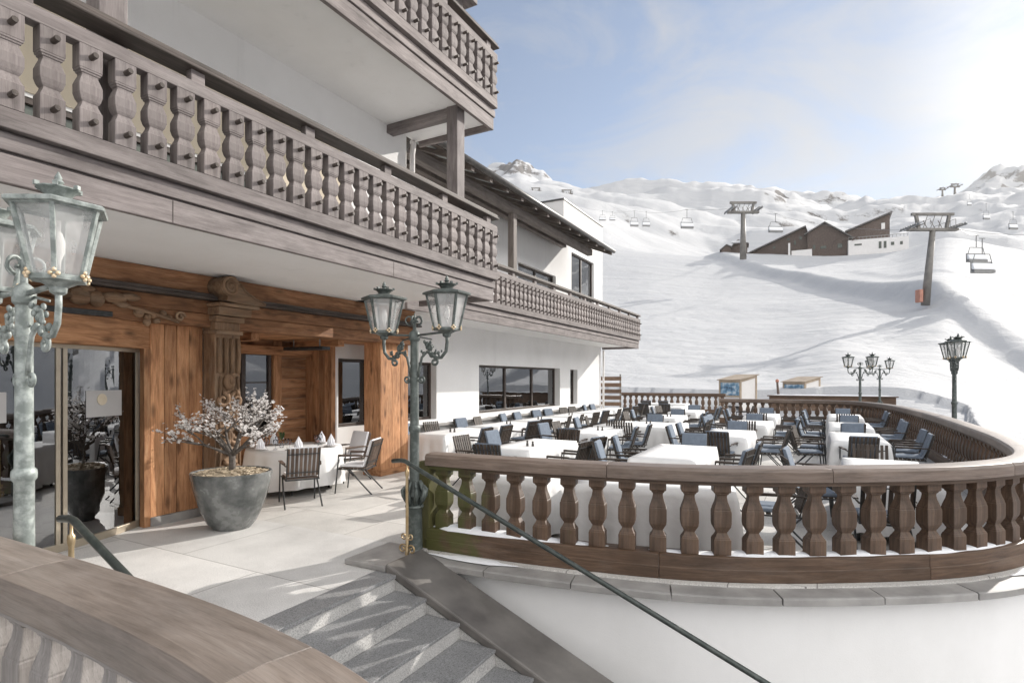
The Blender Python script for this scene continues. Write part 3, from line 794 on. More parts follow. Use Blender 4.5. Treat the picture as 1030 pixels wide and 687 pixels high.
# carved post with scroll capital
m=MB()
m.box(-7.8,-7.52,5.035,5.43,.12,2.78)
m.box(-7.82,-7.46,5.00,5.46,0,.12); m.box(-7.80,-7.47,5.02,5.445,2.60,2.66); m.box(-7.80,-7.45,5.01,5.455,2.78,2.86)
hb(m,'carved_post',M['carved'],bevel=.012)
def blob(mb,c,rx,ry,rz,n=8):
    pr=[(math.sin(PI*i/6)*1.0,-math.cos(PI*i/6)) for i in range(7)]
    pr=[(max(r,.02),z*rz) for r,z in pr]
    mb.lathe(pr,n,c,0,rx,ry)
def scrollpts(c,r0,r1,turns,axis='x',ph=0,n=26,flip=1):
    out=[]
    for i in range(n+1):
        k=i/n; a=ph+flip*2*PI*turns*k; r=r0+(r1-r0)*k
        out.append((c[0],c[1]+r*math.cos(a),c[2]+r*math.sin(a)) if axis=='x' else (c[0]+r*math.cos(a),c[1],c[2]+r*math.sin(a)))
    return out
m=MB(); yc=5.235
for z0,z1 in ((2.05,2.55),):
    for k in range(4): m.tube([(-7.51,yc-.15+.1*k,z0),(-7.49,yc-.15+.1*k,(z0+z1)/2),(-7.51,yc-.15+.1*k,z1)],.035,6)
blob(m,(-7.50,yc,1.92),.07,.10,.12); blob(m,(-7.45,yc,1.93),.04,.035,.05)     # mask
for s in (-1,1):
    m.tube(scrollpts((-7.49,yc+s*.11,1.66),.11,.03,1.2,'x',PI/2,22,s),[.04-.0008*i for i in range(23)],6)
    m.tube(scrollpts((-7.49,yc+s*.09,1.15),.13,.03,1.3,'x',-PI/2,22,-s),[.042-.0008*i for i in range(23)],6)
    m.tube(scrollpts((-7.49,yc+s*.1,.65),.12,.03,1.2,'x',PI/2,22,s),[.04-.0008*i for i in range(23)],6)
    m.tube([(-7.5,yc+s*.17,.3),(-7.48,yc+s*.15,1.0),(-7.48,yc+s*.17,1.45),(-7.49,yc+s*.13,2.0)],.022,6)
for z in (1.42,.92,.42): blob(m,(-7.49,yc,z),.05,.085,.075)
for k in range(9):
    blob(m,(-7.47,yc+random.uniform(-.12,.12),random.uniform(.3,1.8)),.04,.03,.045)
hb(m,'carving',M['carved'],smooth=True)
m=MB()
# scroll capital: roll plus a tail that sweeps down along the beam
cy,cz=5.13,3.27
poly=[]
for i in range(19):
    a=R(-60)+R(-210)*i/18*-1 if False else R(250)-R(200)*i/18
    poly.append((cy+.15*math.cos(a),cz+.15*math.sin(a)))
poly+= [(cy+.20,cz+.03),(cy+.30,cz-.07),(cy+.42,cz-.145),(cy+.58,cz-.18),(cy+.58,cz-.215),(cy+.38,cz-.235),(cy+.1,cz-.225),(cy-.07,cz-.20)]
m.prism(poly,-7.72,-7.30,'x')
m.box(-7.74,-7.33,4.98,5.62,2.99,3.04); m.box(-7.74,-7.38,5.0,5.52,2.87,2.985)
cap=hb(m,'scroll_capital',M['carved'],bevel=.01)
m=MB(); m.tube(scrollpts((-7.295,cy,cz),.135,.02,2.2,'x',R(60),60,1),.017,6)
m.tube([(-7.295,cy+.14,cz+.05),(-7.295,cy+.25,cz-.05),(-7.295,cy+.4,cz-.13),(-7.295,cy+.56,cz-.19)],.015,6)
hb(m,'volute',M['carved'],cap,smooth=True)
# cherub ornament on the beam
m=MB()
for (y,z,ry,rz) in ((2.55,2.93,.13,.11),(2.72,2.92,.10,.10),(2.36,2.93,.15,.06),(2.2,2.95,.12,.05),(2.92,2.96,.16,.07),(3.10,2.99,.13,.05),(3.02,2.88,.09,.04),(3.2,2.80,.07,.06),(3.3,2.76,.05,.05),(3.38,2.79,.05,.05),(3.3,2.69,.05,.05),(3.42,2.72,.05,.04),(3.5,2.82,.05,.05),(3.58,2.78,.04,.04),(2.62,3.03,.10,.05),(2.05,2.9,.10,.06),(1.9,2.93,.1,.05)):
    blob(m,(-7.60,y+.85,z),.05,ry,rz)
m.tube(scrollpts((-7.58,4.57,2.80),.07,.015,1.3,'x',0,18),.022,6); m.tube([(-7.6,3.75,2.9),(-7.57,4.05,2.84),(-7.57,4.4,2.77),(-7.58,4.55,2.73)],.025,6)
hb(m,'relief_ornament',M['carved'],smooth=True)

# balcony slabs, fascia, railings
PEG=.022
BAL=[(0,1),(.27,1),(.285,.9),(.34,.70),(.365,.66),(.375,.74),(.40,.86),(.46,1.0),(.56,1.0),(.63,.80),(.66,.70),(.685,.70),(.69,.82),(.71,.84),(.715,.95),(.735,.95),(.74,1.0),(1,1)]
def baluster_mb(h):
    m=MB(); m.sq([(z*h,k) for z,k in BAL],.055,.08,(0,0,0))
    for z in (.13*h,.87*h):
        m.tube([(.05,0,z),(.128,0,z+.004)],PEG,8)
    return m
def rail_set(prefix_parent,X,y0,y1,zf,bal0,n_end=0,end=True):
    """railing standing on slab level zf (fascia bottom)"""
    m=MB()
    m.box(X-.10,X+.05,y0,y1,zf+.36,zf+.50)      # foot rail
    m.box(X-.06,X+.05,y0,y1,zf+1.185,zf+1.30)   # top rail
    if end: 
        m.box(X-1.6,X-.103,y1-.13,y1-.003,zf+.363,zf+.497); m.box(X-1.6,X-.063,y1-.11,y1-.003,zf+1.187,zf+1.297)
    hb(m,'rail',M['balcony'],prefix_parent,bevel=.006)
    m=MB(); m.box(X-.17,X+.07,y0,y1+.04,zf+1.42,zf+1.455); m.box(X-.14,X+.045,y0,y1+.03,zf+1.456,zf+1.505)
    hb(m,'handrail',M['balcony_dark'],prefix_parent,bevel=.012)
    y=y1-.25
    while y>y0:
        m=MB(); m.box(X-.06,X+.02,y-.065,y+.065,zf+1.302,zf+1.418); y-=1.29
        hb(m,'stanchion',M['balcony'],prefix_parent,bevel=.005)
    first=None; y=y1-.095
    while y>bal0:
        if first is None:
            first=baluster_mb(.683).build('baluster',M['balcony'],None,bevel=.004); o=first
            first.data.materials.append(M['balcony_dark'])
            for p_ in first.data.polygons:
                if p_.center.x>.0555: p_.material_index=1
        else:
            o=first.copy(); COL.objects.link(o)
        o.location=(X-.004,y,zf+.501); o.parent=prefix_parent
        y-=.2475
    for k in range(n_end):
        o=first.copy(); COL.objects.link(o); o.location=(X-.3-.25*k,y1-.06,zf+.501); o.rotation_euler=(0,0,PI/2); o.parent=prefix_parent
def balcony(X,xin,y0,y1,zf,bal0,n_end,ystart=None):
    m=MB()
    m.box(X-.06,X,y0,y1,zf,zf+.205); m.box(X-.06,X-.012,y0,y1,zf+.207,zf+.222)
    m.box(X-.05,X+.02,y0,y1+.02,zf+.222,zf+.345); m.box(X-.05,X+.0,y0,y1,zf+.346,zf+.36)
    m.box(xin,X-.061,y1-.06,y1-.002,zf+.002,zf+.203); m.box(xin,X-.051,y1-.05,y1+.018,zf+.222,zf+.344)
    b=hb(m,'balcony',M['balcony'],bevel=.006)
    rail_set(b,X+.03,y0,y1,zf,bal0,n_end)
    return b
b1=balcony(XB,-6.6,-2.0,YE,3.33,1.35,5)
b2=balcony(XB,-6.6,2.2,YE,6.33,4.6,0)
b3=balcony(XW,XWW,YE+.1,YWE,3.33,12.0,0)
m=MB()
m.box(-8.05,XB-.065,-2.0,YE-.07,3.43,3.68)
m.box(XWW,XW-.065,YE-.065,YWE-.07,3.43,3.68)
m.box(-6.66,XB-.065,-2.0,YE-.07,6.43,6.66)
hb(m,'balcony_soffit',M['white'])
# joint lines in the lower fascia boards
m=MB()
for y in (2.95,5.9): m.box(XB+.0005,XB+.002,y-.004,y+.004,3.335,3.53)
for y in (12.2,16.4,20.5): m.box(XW+.0005,XW+.002,y-.004,y+.004,3.335,3.53)
hb(m,'board_joint',M['balcony_dark'],b1)
# main block upper walls
m=MB()
wall_open(m,-6.65,-2.0,8.2,3.68,6.43,.3,[(-1.2,6.2,3.72,4.66)])
m.box(-12,-6.95,7.9,8.2,3.43,8.3); m.box(-6.95,-6.65,-2,8.2,6.66,8.3)
hb(m,'upper_wall',M['white'])
m=MB(); m.box(-6.74,-6.70,-1.2,6.2,3.72,4.60); hb(m,'glazed_screen',M['greenpanel'])
m=MB(); m.box(-6.76,-6.66,-1.2,6.2,4.60,4.66)
for y in (-.4,1.0,2.4,3.8,5.2): m.box(-6.70,-6.67,y-.04,y+.04,3.72,4.6)
hb(m,'screen_frame',M['frame'])
m=MB(); m.box(-6.9,-6.655,-1.9,6.2,4.665,5.4); hb(m,'panel',M['cream'])
m=MB(); m.box(-6.66,-6.63,-1.9,6.6,4.70,5.75); hb(m,'panel',M['cream'])
for y in (2.55,7.75):
    m=MB(); m.box(-5.36,-5.15,y-.11,y+.11,3.70,6.43); hb(m,'post',M['balcony'],bevel=.008)
m=MB(); m.box(-5.36,-5.18,7.68,7.86,6.66,8.24); m.box(-7.2,-5.02,-2,8.06,8.24,8.44); m.box(-6.66,-5.36,7.66,7.84,6.28,6.425)
hb(m,'upper_beam',M['balcony'],bevel=.01)
m=MB(); m.tube([(-6.56,8.26,3.45),(-6.56,8.26,6.1),(-6.56,8.30,6.3),(-6.75,8.5,6.45)],.05,10); m.tube([(-8.6,24.68,0),(-8.6,24.68,3.3)],.045,10)
hb(m,'downpipe',M['whitepaint'],smooth=True)
# upper storey of the wing
m=MB()
wall_open(m,XWW,8.2,24.8,3.68,7.6,.4,[(16.5,19.55,4.5,5.86),(21.1,23.7,3.75,7.1)])
hb(m,'upper_wall',M['white'])
m=MB(); m.box(-13,XWW+.004,20.3,24.804,7.602,8.97); m.box(-13,XWW-.4,24.4,24.8,3.43,7.6); hb(m,'parapet',M['whitepaint'])
m=MB(); m.box(-13.04,XWW+.04,20.26,24.84,8.972,9.03); hb(m,'parapet_capping',M['gutter'])
window(XWW,16.5,19.55,4.5,5.86,panes=2,reveal=.12); window(XWW,21.1,23.7,3.75,7.1,panes=2,reveal=.1,curtain=[(21.2,21.6),(23.0,23.5)])
m=MB(); m.box(-13,-12.9,8.4,24.4,3.7,7.4); m.box(-12.9,-9.12,8.4,24.4,7.3,7.4); m.box(-12.9,-9.12,20.2,20.28,3.7,7.3); hb(m,'interior_wall',M['interior'])
# eave over the wing balcony
sl_=.41; xe=-6.95; ze=6.72
def ez(x,o=0): return ze+(xe-x)*sl_+o
m=MB(); xr=-11.2
m.prism([(xe,ez(xe,.13)),(xe,ez(xe,.20)),(xr,ez(xr,.20)),(xr,ez(xr,.13))],8.25,20.8,'y')
roof=hb(m,'roof',M['shingle'])
m=MB(); y=8.4; k=0
while y<20.8:
    m.prism([(xe+.06,ez(xe+.06,.0)),(xe+.06,ez(xe+.06,.125)),(xr,ez(xr,.125)),(xr,ez(xr,-.02))],y-.06,y+.06,'y'); y+=.82
hb(m,'rafter',M['roofdark'],roof)
m=MB()
x=xe-.02
while x>-8.9:
    m.prism([(x,ez(x,.105)),(x,ez(x,.128)),(x-.29,ez(x-.29,.128)),(x-.29,ez(x-.29,.105))],8.3,20.75,'y'); x-=.30
hb(m,'eave_board',M['roofdark'],roof)
m=MB(); y=8.4+.82*.5
while y<20.6:
    m.prism([(-7.25,ez(-7.25,.085)),(-7.25,ez(-7.25,.10)),(-7.75,ez(-7.75,.10)),(-7.75,ez(-7.75,.085))],y-.3,y+.3,'y'); y+=.82
hb(m,'eave_panel',M['roofpale'],roof)
m=MB(); m.box(-7.45,-7.25,8.3,19.6,6.50,6.72); m.box(-8.4,-8.2,8.3,19.4,6.86,7.1)
m.box(-7.44,-7.26,13.5,13.7,4.83,6.5)
hb(m,'purlin',M['roofdark'],bevel=.01)
m=MB(); m.box(-7.44,-7.27,13.51,13.69,3.70,4.828); hb(m,'eave_post',M['roofdark'],bevel=.006)
m=MB(); m.tube([(-6.85,8.25,6.86),(-6.85,20.85,6.86)],.075,10); m.tube([(-6.85,8.6,6.84),(-6.85,8.6,6.55),(-7.0,8.6,6.4),(-7.6,8.5,6.3)],.04,8); hb(m,'gutter',M['gutter'],smooth=True)
# infrared heater under the porch ceiling, dark bar over the door
h=MB(); h.box(-8.75,-8.0,-.14,.14,-.07,0); h2=MB()
e=empty('porch_heater',(-8.35,7.4,2.56),R(8),'flat dark infrared heater hanging under the timber porch ceiling','heater')
h=MB(); h.box(-.45,.45,-.11,.11,-.06,.0); h.box(-.40,.40,-.13,-.111,-.055,-.01); h.build('housing',M['blackiron'],e,bevel=.01)
h=MB(); h.tube([(-.3,0,0),(-.3,0,.14)],.012,6); h.tube([(.3,0,0),(.3,0,.14)],.012,6); h.build('bracket',M['metal'],e)
e=empty('wall_light_bar',(-7.40,3.28,2.73),0,'slim black light bar fixed below the carved relief above the glass door','light bar')
h=MB(); h.box(-.05,.05,-.35,.35,-.035,.03); h.build('housing',M['blackiron'],e,bevel=.008)
h=MB(); h.box(-.09,-.051,-.05,.05,-.02,.02); h.build('bracket',M['metal'],e)

# ------------------------------------------------------------------ paving, stairs, terrace
def smoothpath(pts,step=.12):
    """catmull-rom through points, resampled"""
    P=[Vector(p) for p in pts]; P=[P[0]*2-P[1]]+P+[P[-1]*2-P[-2]]
    out=[]
    for i in range(1,len(P)-2):
        n=max(2,int((P[i+1]-P[i]).length/step*2))
        for k in range(n):
            t=k/n
            out.append(.5*((2*P[i])+(P[i+1]-P[i-1])*t+(2*P[i-1]-5*P[i]+4*P[i+1]-P[i+2])*t*t+(3*P[i]-P[i-1]-3*P[i+1]+P[i+2])*t*t*t))
    out.append(P[-2])
    res=[out[0]]; acc=0
    L=[0]
    for a,b in zip(out,out[1:]): L.append(L[-1]+(b-a).length)
    n=int(L[-1]/step); res=[]; j=0
    for i in range(n+1):
        s=L[-1]*i/n
        while j<len(L)-2 and L[j+1]<s: j+=1
        k=(s-L[j])/max(1e-9,L[j+1]-L[j]); res.append(out[j].lerp(out[j+1],k))
    return res
# centre line of the terrace balustrade
TP=[(-3.98,5.36),(-2.5,5.48),(-1.0,5.80),(.27,6.45),(1.40,7.32),(2.12,8.5),(2.42,10.5),(2.52,13),(2.56,17),(2.42,21),(2.08,24),(1.42,26.1),(.35,26.88),(-1.5,27.05),(-3.9,27.05)]
path=smoothpath(TP,.1)
def offs(path,o):
    out=[]
    for i,p in enumerate(path):
        d=(path[min(i+1,len(path)-1)]-path[max(i-1,0)]).normalized(); out.append(p+Vector((-d.y,d.x))*o)
    return out
m=MB()
def poly_slab(mb,pl,z0,z1): mb.prism([(p[0],p[1]) for p in pl],z0,z1,'z')
poly_slab(m,[(-13.4,-3.2),(-3.72,-3.2),(-3.72,4.42),(-4.02,4.42),(-4.02,5.24),(-13.4,5.24)],-.25,0)
poly_slab(m,[(-3.716,-3.2),(3.0,-3.2),(3.0,.3),(-.3,.3),(-1.0,1.0),(-1.9,1.40),(-3.716,1.42)],-.25,-.002)
m.build('entrance_paving',M['granite']); tag(bpy.data.objects['entrance_paving'],kind='structure')
inner=offs(path,-.20)
m=MB()
poly_slab(m,[(-14,5.244),(-4.1,5.244)]+[(p.x,p.y) for p in inner[::4]]+[(-3.9,31.4),(-14,31.4)],-.3,-.001)
o=m.build('terrace_paving',M['terrace']); tag(o,kind='structure')
# white retaining wall under the balustrade
wl=offs(path,-.10)
m=MB(); m.sweep([Vector((-4.05,5.24))]+wl,[(-.12,-4.2),(.12,-4.2),(.12,-.097),(-.12,-.097)])
tw=m.build('terrace_wall',M['white'],smooth=False,auto=30); tag(tw,'smooth white curved retaining wall beneath the dark wooden terrace balustrade','wall')
# stone coping tiles: the wall's own parts
acc=0; i0=0; n=0; step_=5
L=len(path)
k=0; tiles=[]
while k<L-1:
    k2=min(L-1,k+(9 if n<75 else 30)); seg=path[k:k2+1]
    if len(seg)>=2:
        m=MB()
        a=seg[0]; b=seg[-1]; d=(b-a).normalized()
        sg=[a+d*.004]+seg[1:-1]+[b-d*.004]
        m.sweep(sg,[(-.42,-.10),(.14,-.10),(.14,-.004),(.11,0.0),(-.40,-.03),(-.42,-.04)])
        o=m.build('coping_tile',M['coping'],tw,bevel=.004)
    n+=1; k=k2
# stairs
st=empty('entrance_stairs',(-3.72,3,0),0,'grey granite stairs descending from the entrance terrace beside the white wall','stairs')
for i in range(11):
    x0=-3.72+.385*i-.02; z=-.16*(i+1)
    m=MB(); m.box(x0+.33-.0,x0+.33+.0+.001,0,0,0,0) if False else None
    m.box(x0,x0+.42,1.42,4.42,z-.03,z)
    if i==0: m.box(-3.95,-3.70,1.42,4.42,.0012,.0030)
    o=m.build('tread',M['step'],None,bevel=.005); o.parent=st; o.matrix_parent_inverse=Matrix.Translation((3.72,-3,0))
    m=MB(); m.box(x0-.005,x0+.022,1.42,2.9,z+.001,z+.13-.001); m.box(x0-.005,x0+.022,2.904,4.42,z+.001,z+.13-.001)
    o=m.build('riser',M['riser'],None,bevel=.003); o.parent=st; o.matrix_parent_inverse=Matrix.Translation((3.72,-3,0))
    if i: 
        pass
m=MB(); m.box(-3.97,-3.70,1.42,4.42,-.034,.0025); o=m.build('top_tread',M['step'],None,bevel=.005); o.parent=st; o.matrix_parent_inverse=Matrix.Translation((3.72,-3,0))
def zc(x): return .10-.4156*(x+3.85)
m=MB()
m.prism([(-3.85,zc(-3.85)-.11),(2.0,zc(2.0)-.11),(2.0,-4.2),(-3.85,-4.2)],4.42,4.95,'y')
ck=m.build('stair_cheek_wall',M['riser']); tag(ck,'granite stair cheek wall with sloping dark metal capping below the right lamp post','wall')
m=MB(); m.prism([(-3.84,zc(-3.84)-.1),(-3.84,zc(-3.84)),(2.0,zc(2.0)),(2.0,zc(2.0)-.1)],4.40,5.0,'y'); m.build('capping',M['lead'],ck,bevel=.02)
m=MB(); m.box(-4.40,-3.845,4.40,5.12,0.001,.06); m.build('end_block',M['coping'],ck,bevel=.012)
# snow lying along the balustrade foot
m=MB()
rng=random.Random(3)
def snowstrip(mb,pth,o0,o1,z,hmax,seed,thr=-.15):
    run=[]
    for i,p in enumerate(pth):
        v=noise.noise(Vector((i*.07,seed,0)))+.5*noise.noise(Vector((i*.31,seed,4)))
        h=max(0,(v-thr))*hmax*1.6
        if h>.004 and i<len(pth)-1: run.append((p,min(h,hmax*1.6),v))
        else:
            if len(run)>3: flush(mb,run,o0,o1,z)
            run=[]
def flush(mb,run,o0,o1,z):
    vs=[];fs=[]; n=len(run)
    pts=[r[0] for r in run]
    for i,(p,h,v) in enumerate(run):
        d=(pts[min(i+1,n-1)]-pts[max(i-1,0)]).normalized(); nl=Vector((-d.y,d.x))
        e=min(1,min(i,n-1-i)/3.0); w=(.45+.55*min(1,max(0,v+.3)))*e
        c=(o0+o1)/2; hw=(o1-o0)/2*max(w,.1)
        for f,hh in ((-1,0),(-.7,.75),(0,1),(.7,.8),(1,0)):
            q=p+nl*(c+hw*f); vs.append((q.x,q.y,z+hh*h*e))
    for i in range(n-1):
        for k in range(4): fs.append((i*5+k,(i+1)*5+k,(i+1)*5+k+1,i*5+k+1))
    mb.add(vs,fs)
snowstrip(m,path,-.13,.13,.241,.028,1.3,-.45)
snowstrip(m,path[:150],-.30,-.12,-.010,.022,5.1,.05)

snowstrip(m,[Vector((XWW+.08,9.8+.1*i)) for i in range(146)],-.07,.07,.841,.04,9.2,-.6)
o=m.build('snow',M['snowpatch'],smooth=True); tag(o,kind='stuff')

# ------------------------------------------------------------------ balustrades
TB=[(0,1),(.215,1),(.225,.93),(.24,.92),(.25,.82),(.305,.60),(.325,.60),(.335,.70),(.345,.72),(.40,.97),(.45,1.03),(.60,1.03),(.63,1.0),(.64,.94),(.655,.94),(.76,.66),(.82,.58),(.85,.60),(.86,.74),(.88,.76),(.89,.93),(.905,.98),(1,.98)]
def balustrade(name,path,label,cat='balustrade',spacing=.302,z0=0.0,width=.28,mats=('rail','rail_top'),limit=100,start=.18,prio=None,parts=True):
    root=empty(name,(path[0].x,path[0].y,z0),0,label,cat)
    inv=Matrix.Translation(-Vector((path[0].x,path[0].y,z0)))
    def put(o): o.parent=root; o.matrix_parent_inverse=inv; return o
    h=width/2
    def lengths(n_):
        out=[]; k=0; N_=len(path)
        while k<N_-1:
            k2=min(N_-1,k+n_)
            if N_-1-k2<n_*.4: k2=N_-1
            sg=path[k:k2+1]; a=sg[0].lerp(sg[1],.015); b=sg[-1].lerp(sg[-2],.015)
            out.append([a]+sg[1:-1]+[b]); k=k2
        return out
    for sg in lengths(21):
        m=MB(); m.sweep(sg,[(-h,z0+.965),(h,z0+.965),(h,z0+1.065),(h-.02,z0+1.095),(0,z0+1.103),(-h+.02,z0+1.095),(-h,z0+1.065)])
        put(m.build('handrail',M[mats[1]],auto=28,bevel=.003))
    m=MB(); m.sweep(path,[(-h+.03,z0+.925),(h-.03,z0+.925),(h-.03,z0+.9635),(-h+.03,z0+.9635)]); put(m.build('under_rail',M[mats[0]],auto=28))
    for sg in lengths(26):
      m=MB(); m.sweep(sg,[(-.125,z0+.0),(.125,z0+.0),(.125,z0+.118),(.115,z0+.122),(.115,z0+.235),(.105,z0+.24),(-.105,z0+.24),(-.115,z0+.235),(-.115,z0+.122),(-.125,z0+.118)])
      put(m.build('base_beam',M[mats[0]],auto=28,bevel=.003))
    # balusters
    L=[0]
    for a,b in zip(path,path[1:]): L.append(L[-1]+(b-a).length)
    sps=[]; s=start; j=0
    while s<L[-1]-.1:
        while j<len(L)-2 and L[j+1]<s: j+=1
        k=(s-L[j])/(L[j+1]-L[j]); p=path[j].lerp(path[j+1],k); d=(path[j+1]-path[j]).normalized()
        sps.append((p,math.atan2(d.y,d.x))); s+=spacing
    keep=sps[:limit]; rest=sps[limit:]
    hh=.684
    first=None
    for p,a in keep:
        if first is None:
            mb=MB(); mb.sq([(z*hh,k) for z,k in TB],.083,.067,(0,0,0)); first=mb.build('baluster',M[mats[0]],None,bevel=.004); o=first
        else:
            o=first.copy(); COL.objects.link(o)
        o.location=(p.x,p.y,z0+.241); o.rotation_euler=(0,0,a); put(o)
    if rest:
        mb=MB()
        for p,a in rest:
            mb.sq([(z*hh,k) for z,k in TB],.083,.067,(p.x,p.y,z0+.241),Matrix.Rotation(a,4,'Z'))
        o=put(mb.build('baluster',M[mats[0]])); o['kind']='stuff'
    return root
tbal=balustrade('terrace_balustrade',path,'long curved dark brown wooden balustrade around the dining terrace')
m=MB(); m.box(-4.10,-3.93,5.25,5.47,.0,1.0); o=m.build('end_post',M['rail'],None,bevel=.006); o.parent=tbal; o.matrix_parent_inverse=Matrix.Translation(-tbal.location)
fp=smoothpath([(-6.5,1.235),(-4.0,1.235),(-2.6,1.228),(-1.7,1.175),(-1.1,1.05),(-.6,.80),(-.25,.35),(-.1,-.3)],.08)
fb=balustrade('foreground_balustrade',fp,'weathered grey wooden balustrade in the foreground with broad curved handrail','balustrade',spacing=.27,width=.335,mats=('fore_baluster','fore_top'),start=.3)
pp=smoothpath([(-9.9,31.55),(-7,31.6),(-4.25,31.6)],.25)
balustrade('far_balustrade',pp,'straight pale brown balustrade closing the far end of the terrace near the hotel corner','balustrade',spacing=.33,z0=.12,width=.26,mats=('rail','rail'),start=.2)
# snow topped plank wall beyond the far curve
pw=empty('plank_wall',(-2.4,35.2,0),0,'low dark plank wall with snow on top beyond the far balustrade','wall')
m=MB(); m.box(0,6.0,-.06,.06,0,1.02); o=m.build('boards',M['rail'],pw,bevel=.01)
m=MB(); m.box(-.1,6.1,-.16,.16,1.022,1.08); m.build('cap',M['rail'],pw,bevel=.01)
m=MB(); flush(m,[(Vector((.0+.2*i,0)),.05+.03*noise.noise(Vector((i*.3,0,0))),.6) for i in range(31)],-.16,.16,1.082); m.build('snow_cap',M['snowpatch'],pw,smooth=True)
# slatted screen at the hotel corner
sc_=empty('slatted_screen',(-9.75,29.2,0),R(8),'brown slatted wooden screen standing at the far corner of the hotel','screen')
m=MB()
for k in range(5): m.box(-.9,.55,-.02,.02,.55+.34*k,.76+.34*k)
m.build('board',M['rail'],sc_,bevel=.005)
m=MB()
for x in (-.85,.45): m.box(x,x+.08,.021,.10,0,2.25)
m.build('post',M['metal'],sc_)

# ------------------------------------------------------------------ street lamps
def hexpts(r,z,ph=0): return [Vector((r*math.cos(PI/3*k+ph),r*math.sin(PI/3*k+ph),z)) for k in range(6)]
def scroll2(c,u,r0,r1,turns,ph,flip,n=18):
    """flat scroll in the plane (u, z)"""
    u=Vector(u); out=[]
    for i in range(n+1):
        k=i/n; a=ph+flip*2*PI*turns*k; r=r0+(r1-r0)*k
        out.append(Vector(c)+u*(r*math.cos(a))+Vector((0,0,r*math.sin(a))))
    return out
def make_lantern(parent,x,mat):
    zb=2.50
    f=MB(); rb,rt=.135,.222; H_=.375
    lo=hexpts(rb,zb,PI/6); hi=hexpts(rt,zb+H_,PI/6)
    for k in range(6):
        f.bar(lo[k],hi[k],.024,.022); f.bar(lo[k],lo[(k+1)%6],.022,.03); f.bar(hi[k],hi[(k+1)%6],.022,.022)
    f.lathe([(.02,-.09),(.045,-.075),(.05,-.045),(.10,-.02),(.145,-.012),(.150,.0),(.13,.006)],6,(0,0,zb),PI/6)
    lan=f.build('lantern',mat,None,bevel=.003); lan.parent=parent; lan.location=(x,0,0)
    g=MB(); g.sq if False else None
    gl=hexpts(rb-.004,zb+.01,PI/6); gh=hexpts(rt-.006,zb+H_-.005,PI/6)
    for k in range(6): g.add([gl[k],gl[(k+1)%6],gh[(k+1)%6],gh[k]],[(0,1,2,3)])
    g.build('lantern_glass',M['lantern'],lan)
    r=MB(); r.lathe([(.235,H_-.005),(.262,H_+.0),(.266,H_+.016),(.25,H_+.026),(.12,H_+.052),(.095,H_+.06)],6,(0,0,zb),PI/6); r.build('lantern_roof',mat,lan)
    v=MB(); v.lathe([(.062,H_+.055),(.066,H_+.075),(.085,H_+.10),(.108,H_+.110),(.109,H_+.116),(.05,H_+.126),(.026,H_+.13),(.018,H_+.14),(.03,H_+.153),(.018,H_+.168),(.02,H_+.178),(.004,H_+.21)],12,(0,0,zb))
    for k in range(6):
        a=PI/3*k+PI/6; v.box(-.012,.012,-.012,.012,0,.022,Matrix.Translation((.108*math.cos(a),.108*math.sin(a),zb+H_+.112))@Matrix.Rotation(a,4,'Z'))
    v.build('finial',mat,lan,auto=40)
    b=MB(); b.lathe([(.012,.03),(.014,.10),(.03,.14),(.034,.2),(.02,.25),(.005,.262)],10,(0,0,zb)); b.build('bulb',M['whitepaint'],lan,smooth=True)
    for k in range(6):
        q=MB(); c=hexpts(rb+.018,zb+.012,PI/6)[k]; a=PI/3*k+PI/6
        for (s,t) in ((-.018,0),(.018,0),(0,.02),(0,-.016)):
            blob(q,(c.x-math.sin(a)*s,c.y+math.cos(a)*s,c.z+t),.012,.012,.012,6)
        q.build('rosette',M['gold'],lan,smooth=True)
    return lan
